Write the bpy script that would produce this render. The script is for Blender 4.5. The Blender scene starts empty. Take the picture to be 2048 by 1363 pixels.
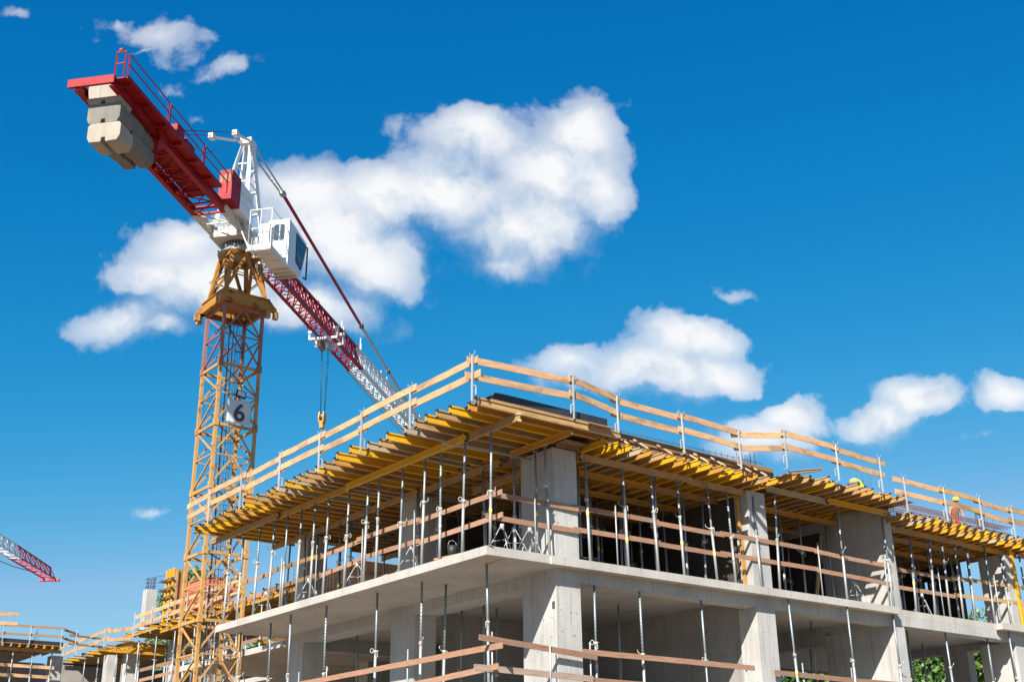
import bpy, bmesh, math, random
from mathutils import Vector, Matrix
R = math.radians
rnd = random.Random(7)
SC = bpy.context.scene
COL = SC.collection

# ------------------------------------------------------------------ camera
cd = bpy.data.cameras.new('camera')
cd.sensor_width = 36.0
cd.lens = 42.47
cd.clip_end = 8000
cam = bpy.data.objects.new('camera', cd)
COL.objects.link(cam)
CF = Vector((0.57199735, 0.73187444, 0.37037661))
CR = Vector((0.79109236, -0.61155228, -0.01329254))
CU = Vector((-0.21677619, -0.3006054, 0.92878656))
cam.matrix_world = Matrix(((CR.x, CU.x, -CF.x, -19.8397), (CR.y, CU.y, -CF.y, -26.6654),
                           (CR.z, CU.z, -CF.z, -7.1654), (0, 0, 0, 1)))
SC.camera = cam

# ------------------------------------------------------------------ sun, sky, exposure
SUN_L = Vector((1.16, 0.77, -1.0)).normalized()
sd = bpy.data.lights.new('sun', 'SUN')
sd.energy = 5.0
sd.angle = R(0.53)
sd.color = (1.0, 0.94, 0.85)
so = bpy.data.objects.new('sun', sd)
COL.objects.link(so)
so.rotation_euler = SUN_L.to_track_quat('-Z', 'Y').to_euler()
SC.view_settings.view_transform = 'Standard'
SC.view_settings.look = 'None'
SC.view_settings.gamma = 1.0
SC.view_settings.exposure = 1.04
SC.view_settings.use_curve_mapping = False

class NT:
    """small helper round a node tree"""
    def __init__(s, t): s.t = t
    def n(s, ty, **kw):
        nd = s.t.nodes.new(ty)
        for k, v in kw.items(): setattr(nd, k, v)
        return nd
    def put(s, sock, v):
        if hasattr(v, 'links') or isinstance(v, bpy.types.NodeSocket): s.t.links.new(v, sock)
        else: sock.default_value = v
    def m(s, op, a, b=0.0, c=0.0, clamp=False):
        nd = s.n('ShaderNodeMath', operation=op, use_clamp=clamp)
        s.put(nd.inputs[0], a); s.put(nd.inputs[1], b); s.put(nd.inputs[2], c)
        return nd.outputs[0]
    def vm(s, op, a, b=None):
        nd = s.n('ShaderNodeVectorMath', operation=op)
        s.put(nd.inputs[0], a)
        if b is not None: s.put(nd.inputs[1], b)
        return nd.outputs['Value'] if op in ('LENGTH', 'DOT_PRODUCT', 'DISTANCE') else nd.outputs[0]
    def xyz(s, x, y, z):
        nd = s.n('ShaderNodeCombineXYZ')
        s.put(nd.inputs[0], x); s.put(nd.inputs[1], y); s.put(nd.inputs[2], z)
        return nd.outputs[0]
    def sep(s, v):
        nd = s.n('ShaderNodeSeparateXYZ'); s.put(nd.inputs[0], v)
        return nd.outputs
    def noise(s, v, scale, detail=4.0, rough=0.55, dist=0.0, col=False):
        nd = s.n('ShaderNodeTexNoise')
        s.put(nd.inputs['Vector'], v); s.put(nd.inputs['Scale'], scale); s.put(nd.inputs['Detail'], detail)
        s.put(nd.inputs['Roughness'], rough); s.put(nd.inputs['Distortion'], dist)
        return nd.outputs['Color' if col else 'Fac']
    def map(s, v, loc=(0, 0, 0), rot=(0, 0, 0), sc=(1, 1, 1), ty='POINT'):
        nd = s.n('ShaderNodeMapping', vector_type=ty)
        s.put(nd.inputs[0], v)
        nd.inputs['Location'].default_value = loc; nd.inputs['Rotation'].default_value = rot
        nd.inputs['Scale'].default_value = sc
        return nd.outputs[0]
    def mix(s, f, a, b, mode='MIX'):
        nd = s.n('ShaderNodeMix', data_type='RGBA', blend_type=mode)
        s.put(nd.inputs[0], f); s.put(nd.inputs[6], a); s.put(nd.inputs[7], b)
        return nd.outputs[2]
    def ramp(s, f, pts):
        nd = s.n('ShaderNodeValToRGB'); s.put(nd.inputs[0], f)
        e = nd.color_ramp.elements
        while len(e) < len(pts): e.new(0.5)
        for i, (p, c) in enumerate(pts):
            e[i].position = p
            e[i].color = (c, c, c, 1) if isinstance(c, (int, float)) else (c[0], c[1], c[2], 1)
        return nd.outputs[0]
    def smooth(s, v, a, b):
        nd = s.n('ShaderNodeMapRange', interpolation_type='SMOOTHSTEP')
        s.put(nd.inputs[0], v); nd.inputs[1].default_value = a; nd.inputs[2].default_value = b
        return nd.outputs[0]

W = bpy.data.worlds.new('World')
SC.world = W
W.use_nodes = True
W.node_tree.nodes.clear()
w = NT(W.node_tree)
sky = w.n('ShaderNodeTexSky', sky_type='NISHITA')
sky.sun_disc = False
sky.sun_elevation = R(35.7)
sky.sun_rotation = R(236.4)
sky.altitude = 100
sky.air_density = 1.0
sky.dust_density = 0.6
sky.ozone_density = 2.5
SKY_STRENGTH = 0.072
# polarised-looking deep blue: each channel of the sky's own light takes a power curve
sp_ = w.sep(sky.outputs[0])
sg_ = w.m('MINIMUM', w.m('MULTIPLY', w.m('POWER', sp_[1], 1.05), 0.726), 4.0)
skyrgb = w.xyz(w.m('MINIMUM', w.m('MULTIPLY', w.m('POWER', sg_, 4.28), 0.0080), w.m('MULTIPLY', sg_, 0.5)), sg_, w.m('MINIMUM', w.m('MULTIPLY', w.m('POWER', sp_[2], 0.60), 1.77), 6.5))
geo = w.n('ShaderNodeTexCoord')
dirv = geo.outputs['Generated']
# the clouds lie far off in fixed compass directions: coordinates on a plane facing one fixed heading
UF, UR, UU = CF.copy(), Vector((0.79118, -0.61162, 0)).normalized(), None
UU = UR.cross(UF).normalized()
df = w.m('MAXIMUM', w.vm('DOT_PRODUCT', dirv, tuple(UF)), 0.05)
cu = w.m('DIVIDE', w.vm('DOT_PRODUCT', dirv, tuple(UR)), df)
cv = w.m('DIVIDE', w.vm('DOT_PRODUCT', dirv, tuple(UU)), df)
infront = w.smooth(w.vm('DOT_PRODUCT', dirv, tuple(UF)), 0.1, 0.3)
P0 = w.xyz(cu, cv, 0.0)
# coarse then fine warp gives the cauliflower outline
wn = w.vm('SUBTRACT', w.noise(P0, 13.0, 3.0, 0.5, col=True), (0.5, 0.5, 0.5))
wn2 = w.vm('SUBTRACT', w.noise(P0, 42.0, 4.0, 0.6, col=True), (0.5, 0.5, 0.5))
def scl(v, k):
    nd = w.n('ShaderNodeVectorMath', operation='SCALE')
    w.put(nd.inputs[0], v); nd.inputs['Scale'].default_value = k
    return nd.outputs[0]
P1 = w.vm('ADD', w.vm('ADD', P0, scl(wn, 0.034)), scl(wn2, 0.016))
def pv(x, y): return (x - 1024) / 2416.0, (681.5 - y) / 2416.0
# bearing and height (in the heading's plane), half width, half height, tilt, weight
CLOUDS = [(1180, 262, 92, 70, 8, 1), (1130, 340, 130, 85, 0, 1), (965, 275, 108, 58, -6, 1), (905, 380, 135, 95, 0, 1),
 (1080, 450, 150, 92, 10, 1), (1205, 385, 72, 100, 12, .9), (775, 395, 125, 82, 0, 1), (640, 390, 110, 70, -6, .95),
 (690, 470, 175, 98, -8, 1), (770, 525, 110, 66, -20, .9), (575, 365, 70, 42, 0, .8), (390, 470, 130, 62, 14, .85), (450, 545, 170, 82, 6, .95),
 (330, 545, 105, 60, 0, .9), (255, 630, 115, 40, 8, .75), (640, 605, 160, 56, -10, .85), (1020, 530, 95, 40, 0, .75), (340, 640, 70, 30, 0, .7),
 (1400, 680, 104, 50, -6, 1), (1290, 735, 145, 46, 8, .9), (1445, 765, 120, 52, -6, .9), (1160, 728, 90, 36, 0, .78), (1370, 755, 100, 50, -4, .95),
 (1595, 838, 80, 42, 14, .9), (1540, 880, 110, 40, 6, .8), (1850, 806, 82, 36, -4, 1), (1765, 845, 100, 42, 10, .9), (2025, 800, 74, 40, 0, .92),
 (1985, 885, 75, 24, 10, .55), (340, 60, 105, 52, -10, .6), (270, 30, 34, 26, 0, .5), (300, 90, 60, 14, 0, .45), (480, 134, 74, 30, 24, .58), (425, 158, 30, 10, 20, .4), (312, 1013, 56, 20, 4, .48),
 (1475, 587, 84, 18, -3, .52), (820, 240, 42, 28, 0, .38), (60, 8, 60, 14, 0, .42), (370, 185, 50, 12, -12, .34), (405, 220, 26, 12, 0, .34), (130, 575, 36, 22, 0, .36)]
def field(P_, lst, grow):
    f_ = None
    for (x, y, a, b, tl, wt) in lst:
        px, py = pv(x, y)
        q = w.map(P_, (px, py, 0), (0, 0, R(tl)), (a * grow / 2416.0, b * grow / 2416.0, 1), 'TEXTURE')
        v = w.m('SUBTRACT', 1.0, w.vm('LENGTH', q))
        if wt < 1: v = w.m('MULTIPLY', v, wt)
        if f_ is None: f_ = v
        else:
            nd = w.n('ShaderNodeMath', operation='SMOOTH_MAX')
            w.put(nd.inputs[0], f_); w.put(nd.inputs[1], v); nd.inputs[2].default_value = 0.22
            f_ = nd.outputs[0]
    return f_
def billow(P_, sc, off=0.0):
    vo = w.n('ShaderNodeTexVoronoi', feature='SMOOTH_F1', voronoi_dimensions='2D')
    w.put(vo.inputs['Vector'], P_); vo.inputs['Scale'].default_value = sc; vo.inputs['Detail'].default_value = 3.0
    vo.inputs['Roughness'].default_value = 0.55; vo.inputs['Lacunarity'].default_value = 2.3; vo.inputs['Smoothness'].default_value = 0.55
    return vo.outputs['Distance']
GROW = 1.72
fld = field(P1, CLOUDS, GROW)
UPV = (0.012, 0.030, 0.0)
fld2 = field(w.vm('ADD', P1, UPV), [c for c in CLOUDS if c[5] >= 0.85], GROW)
bl = w.m('SUBTRACT', 0.42, billow(P1, 19.0))
fb = w.m('SUBTRACT', w.noise(P1, 15.0, 10.0, 0.62), 0.5)
dens = w.m('SUBTRACT', w.m('ADD', w.m('ADD', w.m('ADD', fld, w.m('MULTIPLY', w.smooth(fld, 0.3, 0.62), 0.22)), w.m('MULTIPLY', bl, 0.34)), w.m('MULTIPLY', fb, 0.80)), 0.13)
# tops are crisp, undersides wispy
under = w.m('SUBTRACT', fld2, fld)
edge = w.m('ADD', 0.25, w.m('MULTIPLY', w.smooth(under, -0.05, 0.22), 0.5))
alpha = w.m('POWER', w.smooth(w.m('DIVIDE', dens, edge), 0.0, 1.0), 0.8)
alpha = w.m('MULTIPLY', alpha, w.m('ADD', 0.34, w.m('MULTIPLY', w.smooth(fld, 0.26, 0.86), 0.66)))
alpha = w.m('MULTIPLY', alpha, infront)
# light from above and from the sun's side on the lumps, grey-blue in the thick undersides
PU = w.vm('ADD', P1, (0.008, 0.016, 0.0))
r1_ = w.m('SUBTRACT', billow(PU, 19.0), billow(P1, 19.0))
r2_ = w.m('SUBTRACT', w.noise(P1, 15.0, 8.0, 0.58), w.noise(PU, 15.0, 8.0, 0.58))
rel = w.m('ADD', w.m('MULTIPLY', r1_, 0.75), w.m('MULTIPLY', r2_, 1.3))
body = w.m('MULTIPLY', w.m('SUBTRACT', w.noise(P0, 6.5, 3.0, 0.5), 0.52), 1.5)
shade = w.m('MULTIPLY', w.smooth(under, -0.22, 0.30), 0.62)
lit = w.m('SUBTRACT', w.m('ADD', w.m('ADD', 0.95, rel), body), shade, clamp=True)
CL_K = 0.48 / SKY_STRENGTH
ccol = w.mix(lit, (0.50 * CL_K, 0.63 * CL_K, 0.80 * CL_K, 1), (0.98 * CL_K, 0.99 * CL_K, 1.0 * CL_K, 1))
skyc = w.mix(w.m('MULTIPLY', alpha, 0.97), skyrgb, ccol)
bg = w.n('ShaderNodeBackground')
w.put(bg.inputs['Color'], skyc)
bg.inputs['Strength'].default_value = SKY_STRENGTH
wo = w.n('ShaderNodeOutputWorld')
W.node_tree.links.new(bg.outputs[0], wo.inputs[0])
W.cycles.sampling_method = 'MANUAL'
W.cycles.sample_map_resolution = 512

# ------------------------------------------------------------------ materials
def newmat(name):
    m = bpy.data.materials.new(name)
    m.use_nodes = True
    t = NT(m.node_tree)
    return m, t, m.node_tree.nodes['Principled BSDF']
def bump(t, bs, h, strength, dist=0.01):
    b = t.n('ShaderNodeBump'); b.inputs['Strength'].default_value = strength; b.inputs['Distance'].default_value = dist
    t.put(b.inputs['Height'], h); t.t.links.new(b.outputs[0], bs.inputs['Normal'])
def c4(c): return (c[0], c[1], c[2], 1)
def coords(t, spread=60.0):
    tc = t.n('ShaderNodeTexCoord'); oi = t.n('ShaderNodeObjectInfo')
    off = t.m('MULTIPLY', oi.outputs['Random'], spread)
    return t.vm('ADD', tc.outputs['Object'], t.xyz(off, off, off)), oi.outputs['Random'], tc
def varied(t, col, rand, k=0.25):
    nd = t.n('ShaderNodeHueSaturation')
    t.put(nd.inputs['Color'], col)
    t.put(nd.inputs['Value'], t.m('ADD', t.m('MULTIPLY', rand, k), 1.0 - k / 2))
    return nd.outputs[0]

def wood(name, dark, light, stain=(0.12, 0.09, 0.06), stain_amt=0.5, rough=0.75, vary=0.3):
    m, t, b = newmat(name)
    v, rn, tc = coords(t)
    g = t.noise(t.map(v, sc=(0.9, 16, 16)), 3.0, 5.0, 0.6)
    big = t.noise(t.map(v, sc=(1.2, 3, 3)), 1.0, 3.0, 0.6)
    c = t.mix(t.ramp(g, [(0.3, 0.0), (0.7, 1.0)]), c4(dark), c4(light))
    st = t.smooth(t.m('ADD', big, t.m('MULTIPLY', t.m('SUBTRACT', g, 0.5), 0.45)), 0.50, 0.66)
    c = t.mix(t.m('MULTIPLY', st, stain_amt), c, c4(stain))
    kn = t.n('ShaderNodeTexVoronoi'); t.put(kn.inputs['Vector'], t.map(v, sc=(1.6, 7, 7))); kn.inputs['Scale'].default_value = 1.3
    c = t.mix(t.m('MULTIPLY', t.m('SUBTRACT', 1.0, t.smooth(kn.outputs['Distance'], 0.04, 0.13)), 0.55), c, c4([x * 0.45 for x in dark]))
    t.put(b.inputs['Base Color'], varied(t, c, rn, vary))
    b.inputs['Roughness'].default_value = rough
    bump(t, b, g, 0.25, 0.004)
    return m
def paint(name, col, rough=0.45, rust=0.35, rustcol=(0.16, 0.06, 0.025), metallic=0.0, scale=2.2, fade=0.25, vary=0.08):
    m, t, b = newmat(name)
    v, rn, tc = coords(t)
    a = t.noise(v, scale, 6.0, 0.65)
    f = t.noise(v, scale * 0.35, 3.0, 0.5)
    c = t.mix(t.m('MULTIPLY', f, fade), c4(col), c4([min(1, x * 0.55 + 0.22) for x in col]))
    c = t.mix(t.m('MULTIPLY', t.smooth(a, 0.51, 0.66), rust), c, c4(rustcol))
    t.put(b.inputs['Base Color'], varied(t, c, rn, vary))
    t.put(b.inputs['Roughness'], t.m('ADD', rough, t.m('MULTIPLY', t.m('SUBTRACT', a, 0.5), 0.4)))
    b.inputs['Metallic'].default_value = metallic
    b.inputs['Specular IOR Level'].default_value = 0.28
    return m
def galv(name, col, rough=0.42, metallic=0.55, holes=False, dirt=0.5):
    m, t, b = newmat(name)
    v, rn, tc = coords(t)
    a = t.noise(t.map(v, sc=(5, 5, 1.6)), 3.0, 5.0, 0.6)
    c = t.mix(a, c4([x * 0.72 for x in col]), c4(col))
    d = t.smooth(t.noise(t.map(v, sc=(3, 3, 0.9)), 1.7, 4.0, 0.6), 0.5, 0.75)
    c = t.mix(t.m('MULTIPLY', d, dirt), c, (0.52, 0.48, 0.42, 1))
    if holes:
        s = t.sep(tc.outputs['Object'])
        fz = t.m('ABSOLUTE', t.m('SUBTRACT', t.m('FRACT', t.m('DIVIDE', s[2], 0.11)), 0.5))
        hx = t.m('DIVIDE', t.m('ABSOLUTE', s[0]), 0.016)
        hz = t.m('DIVIDE', t.m('MULTIPLY', fz, 0.11), 0.016)
        r2 = t.m('ADD', t.m('MULTIPLY', hx, hx), t.m('MULTIPLY', hz, hz))
        c = t.mix(t.m('LESS_THAN', r2, 1.0), c, (0.012, 0.012, 0.014, 1))
    t.put(b.inputs['Base Color'], varied(t, c, rn, 0.3))
    t.put(b.inputs['Roughness'], t.m('ADD', rough, t.m('MULTIPLY', a, 0.25)))
    b.inputs['Metallic'].default_value = metallic
    return m
def concrete(name, col, panel=None, streak=0.22):
    m, t, b = newmat(name)
    tc = t.n('ShaderNodeTexCoord'); v = tc.outputs['Object']
    big = t.noise(v, 0.55, 4.0, 0.6)
    fine = t.noise(v, 16.0, 5.0, 0.7)
    vs = t.noise(t.map(v, sc=(5, 5, 0.28)), 1.0, 5.0, 0.65)
    fac = t.m('ADD', t.m('ADD', t.m('MULTIPLY', big, 0.42), t.m('MULTIPLY', fine, 0.22)), t.m('MULTIPLY', vs, 0.36))
    c = t.mix(t.ramp(fac, [(0.40, 0.0), (0.60, 1.0)]), c4([x * 0.74 for x in col]), c4([min(1, x * 1.12) for x in col]))
    sm = t.smooth(vs, 0.51, 0.68)
    c = t.mix(t.m('MULTIPLY', sm, streak), c, (0.16, 0.145, 0.125, 1))
    br = t.smooth(t.noise(t.map(v, sc=(1.3, 1.3, 0.35)), 1.3, 4, 0.6), 0.58, 0.74)
    c = t.mix(t.m('MULTIPLY', br, 0.22), c, (0.42, 0.27, 0.15, 1))
    po = t.n('ShaderNodeTexVoronoi'); t.put(po.inputs['Vector'], v); po.inputs['Scale'].default_value = 7.0
    c = t.mix(t.m('MULTIPLY', t.m('LESS_THAN', po.outputs['Distance'], 0.07), 0.5), c, (0.1, 0.095, 0.09, 1))
    if panel:
        s = t.sep(v)
        ln = None
        for ax, w_ in panel:
            fr = t.m('ABSOLUTE', t.m('SUBTRACT', t.m('FRACT', t.m('ADD', t.m('DIVIDE', s[ax], w_), 0.37)), 0.5))
            l = t.m('LESS_THAN', fr, 0.009 / w_)
            ln = l if ln is None else t.m('MAXIMUM', ln, l)
        c = t.mix(t.m('MULTIPLY', ln, 0.55), c, (0.12, 0.11, 0.1, 1))
    t.put(b.inputs['Base Color'], c)
    b.inputs['Roughness'].default_value = 0.88
    bump(t, b, fac, 0.35, 0.012)
    return m
def plain(name, col, rough=0.6, metallic=0.0, nz=0.25, scale=4.0):
    m, t, b = newmat(name)
    v, rn, tc = coords(t)
    a = t.noise(v, scale, 4.0, 0.6)
    t.put(b.inputs['Base Color'], t.mix(a, c4([x * (1 - nz) for x in col]), c4([min(1, x * (1 + nz)) for x in col])))
    b.inputs['Roughness'].default_value = rough
    b.inputs['Metallic'].default_value = metallic
    return m

M = {}
M['conc'] = concrete('concrete cast', (0.42, 0.3906, 0.3528), panel=[(0, 2.5), (1, 2.5)])
M['conc_col'] = concrete('concrete column', (0.399, 0.3906, 0.3738), panel=[(0, 1.31), (1, 1.31)], streak=0.48)
M['conc_wall'] = concrete('concrete wall', (0.285, 0.27, 0.25), panel=[(0, 1.35), (1, 1.35), (2, 2.7)], streak=0.3)
M['wallshade'] = wood('wall darkened for deep shade', (0.0378, 0.02856, 0.02184), (0.0714, 0.05544, 0.042), (0.0252, 0.021, 0.0168), 0.5, 0.8, 0.3)  # upper storey walls: deep shade is put into this dark colour
M['conc_cw'] = concrete('ballast concrete', (0.336, 0.3024, 0.252), streak=0.6)
M['conc_cwd'] = concrete('weathered ballast concrete', (0.168, 0.1596, 0.1428), streak=0.6)
M['yellow'] = wood('bright yellow lacquered timber', (0.5208, 0.252, 0.00672), (0.6552, 0.3696, 0.01008), (0.378, 0.21, 0.042), 0.3, 0.5, 0.2)
M['amber'] = wood('amber lacquered timber', (0.3864, 0.1722, 0.01848), (0.5208, 0.2688, 0.042), (0.2688, 0.1428, 0.0504), 0.4, 0.6, 0.25)
M['tan'] = wood('tan weathered timber', (0.3024, 0.168, 0.063), (0.4536, 0.2898, 0.126), (0.168, 0.1008, 0.0462), 0.55, 0.75, 0.25)
M['greywood'] = wood('grey weathered timber', (0.3192, 0.2436, 0.1512), (0.4368, 0.3528, 0.2436), (0.168, 0.126, 0.084), 0.5, 0.8, 0.25)
M['pine'] = wood('fresh pine plank', (0.378, 0.1974, 0.084), (0.6048, 0.3864, 0.2184), (0.21, 0.1344, 0.084), 0.7, 0.75, 0.25)
M['redwood'] = wood('reddish weathered plank', (0.21, 0.105, 0.0588), (0.3528, 0.1974, 0.1218), (0.2184, 0.168, 0.1344), 0.6, 0.8, 0.4)
M['greyplank'] = wood('pale worn plank', (0.3024, 0.2016, 0.1512), (0.42, 0.3192, 0.2604), (0.1848, 0.126, 0.0924), 0.5, 0.8, 0.2)
M['ply'] = wood('form plywood', (0.252, 0.1344, 0.0588), (0.3528, 0.21, 0.1008), (0.168, 0.1008, 0.0504), 0.5, 0.7, 0.15)
M['plybrown'] = wood('brown film plywood', (0.1848, 0.1008, 0.0462), (0.2688, 0.1596, 0.0756), (0.084, 0.0504, 0.0294), 0.6, 0.7, 0.2)
M['darkply'] = plain('dark film faced plywood', (0.022, 0.024, 0.032), 0.5, 0, 0.4, 3)
M['capblack'] = plain('black plastic end cap', (0.02, 0.02, 0.022), 0.5)
M['green'] = plain('pale green end paint', (0.42, 0.62, 0.24), 0.6)
M['galv'] = galv('galvanised tube', (0.3772, 0.4018, 0.41), 0.45, 0.4, False, 0.4)
M['galvh'] = galv('galvanised inner tube', (0.2952, 0.3444, 0.3772), 0.4, 0.5, True, 0.25)
M['steelpale'] = galv('pale galvanised post', (0.492, 0.5084, 0.5166), 0.42, 0.3, False, 0.2)
M['steeldark'] = plain('dark oily steel', (0.13, 0.125, 0.12), 0.5, 0.5)
M['cast'] = plain('cast steel collar', (0.50, 0.47, 0.42), 0.6, 0.3)
M['sticker'] = plain('pale yellow sticker', (0.75, 0.72, 0.16), 0.5, 0, 0.1)
M['rebar'] = paint('rusty reinforcement steel', (0.16, 0.085, 0.055), 0.75, 0.5, (0.08, 0.04, 0.03), 0.2)
M['rebardk'] = paint('dark reinforcement steel', (0.06, 0.05, 0.055), 0.7, 0.4, (0.1, 0.05, 0.03), 0.3)
M['mast'] = paint('ochre crane paint', (0.42, 0.231, 0.063), 0.5, 0.75, (0.1512, 0.063, 0.0252), 0.0, 2.6, 0.2)
M['mastpink'] = paint('faded pink crane paint', (0.252, 0.1092, 0.0882), 0.55, 0.6, (0.168, 0.084, 0.0336), 0.0, 2.6, 0.12)
M['mastrust'] = paint('rusty ochre crane paint', (0.3696, 0.168, 0.0294), 0.6, 0.95, (0.1092, 0.0378, 0.0126), 0.0, 1.7, 0.06)
M['red'] = paint('crane red paint', (0.2772, 0.0042, 0.00756), 0.5, 0.5, (0.084, 0.00672, 0.0084), 0.0, 1.8, 0.0)
M['redlit'] = paint('red paint brightened as if sunlit', (0.50, 0.05, 0.085), 0.5, 0.2, (0.3, 0.05, 0.05), 0.0, 1.8, 0.1)  # sunlight on the far jib is put into this brighter red
M['white'] = paint('crane white paint', (0.672, 0.672, 0.6636), 0.4, 0.18, (0.3528, 0.3024, 0.2352), 0.0, 2.4, 0.1)
M['cream'] = paint('aged white paint', (0.5208, 0.4956, 0.4536), 0.5, 0.35, (0.252, 0.21, 0.1596), 0.0, 2.2, 0.2)
M['cabwhite'] = plain('cab white lacquer', (0.6888, 0.6972, 0.7056), 0.3, 0, 0.04)
M['ringgrey'] = paint('grey ring paint', (0.336, 0.3528, 0.3612), 0.5, 0.3, (0.168, 0.1428, 0.1092))
M['tiegrey'] = paint('grey tie bar paint', (0.42, 0.4116, 0.378), 0.5, 0.3, (0.252, 0.21, 0.1512))
M['black'] = plain('black rubber', (0.018, 0.018, 0.02), 0.55)
M['glass'] = plain('dark window glass', (0.045, 0.075, 0.10), 0.06, 0.0, 0.1)
M['hook'] = paint('orange hook paint', (0.62, 0.30, 0.05), 0.5, 0.5, (0.2, 0.08, 0.03))
M['banner'] = plain('white tarpaulin', (0.504, 0.5292, 0.5544), 0.7, 0, 0.06, 2)
M['digit'] = plain('dark grey print', (0.035, 0.045, 0.055), 0.6)
M['lampglass'] = plain('floodlight glass', (0.55, 0.58, 0.6), 0.25, 0, 0.05)
M['skipred'] = paint('faded orange red paint', (0.60, 0.13, 0.055), 0.6, 0.5, (0.28, 0.10, 0.05), 0.0, 1.6, 0.35)
M['skin'] = plain('tanned skin', (0.36, 0.17, 0.10), 0.5, 0, 0.12)
M['helmet'] = plain('yellow helmet plastic', (0.85, 0.58, 0.02), 0.3, 0, 0.05)
M['shirtred'] = plain('red cloth', (0.62, 0.05, 0.06), 0.85, 0, 0.2, 8)
M['neon'] = plain('neon yellow cloth', (0.62, 0.95, 0.06), 0.8, 0, 0.15, 8)
M['trousers'] = plain('dark blue work trousers', (0.05, 0.06, 0.09), 0.85)
M['bark'] = plain('brown bark', (0.10, 0.075, 0.05), 0.9, 0, 0.4, 6)
M['chalk'] = plain('red chalk', (0.62, 0.10, 0.09), 0.9)
M['joint'] = plain('dark tie hole', (0.06, 0.058, 0.055), 0.9)
M['bluenet'] = plain('blue cable', (0.02, 0.08, 0.2), 0.5)
def leafmat(name, a, b_):
    m, t, b = newmat(name)
    tc = t.n('ShaderNodeTexCoord')
    g = t.n('ShaderNodeNewGeometry')
    c = t.mix(g.outputs['Random Per Island'], c4(a), c4(b_))
    n_ = t.noise(tc.outputs['Object'], 0.9, 3.0, 0.6)
    c = t.mix(t.smooth(n_, 0.5, 0.7), c, c4([a[0] * 1.6, a[1] * 1.35, a[2]]))
    t.put(b.inputs['Base Color'], c)
    b.inputs['Roughness'].default_value = 0.55
    b.inputs['Transmission Weight'].default_value = 0.0
    return m
M['leaf'] = leafmat('green leaves', (0.035, 0.085, 0.014), (0.09, 0.17, 0.03))
M['leaf2'] = leafmat('lighter green leaves', (0.06, 0.12, 0.015), (0.13, 0.21, 0.04))
def groundmat():
    m, t, b = newmat('sandy building ground')
    tc = t.n('ShaderNodeTexCoord'); v = tc.outputs['Object']
    a = t.noise(v, 0.15, 6, 0.65); f = t.noise(v, 3.0, 6, 0.7)
    c = t.mix(t.ramp(t.m('ADD', t.m('MULTIPLY', a, 0.6), t.m('MULTIPLY', f, 0.4)), [(0.35, 0.0), (0.65, 1.0)]), (0.16, 0.115, 0.075, 1), (0.30, 0.235, 0.165, 1))
    t.put(b.inputs['Base Color'], c); b.inputs['Roughness'].default_value = 0.95
    bump(t, b, f, 0.6, 0.05)
    return m
M['ground'] = groundmat()

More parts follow.
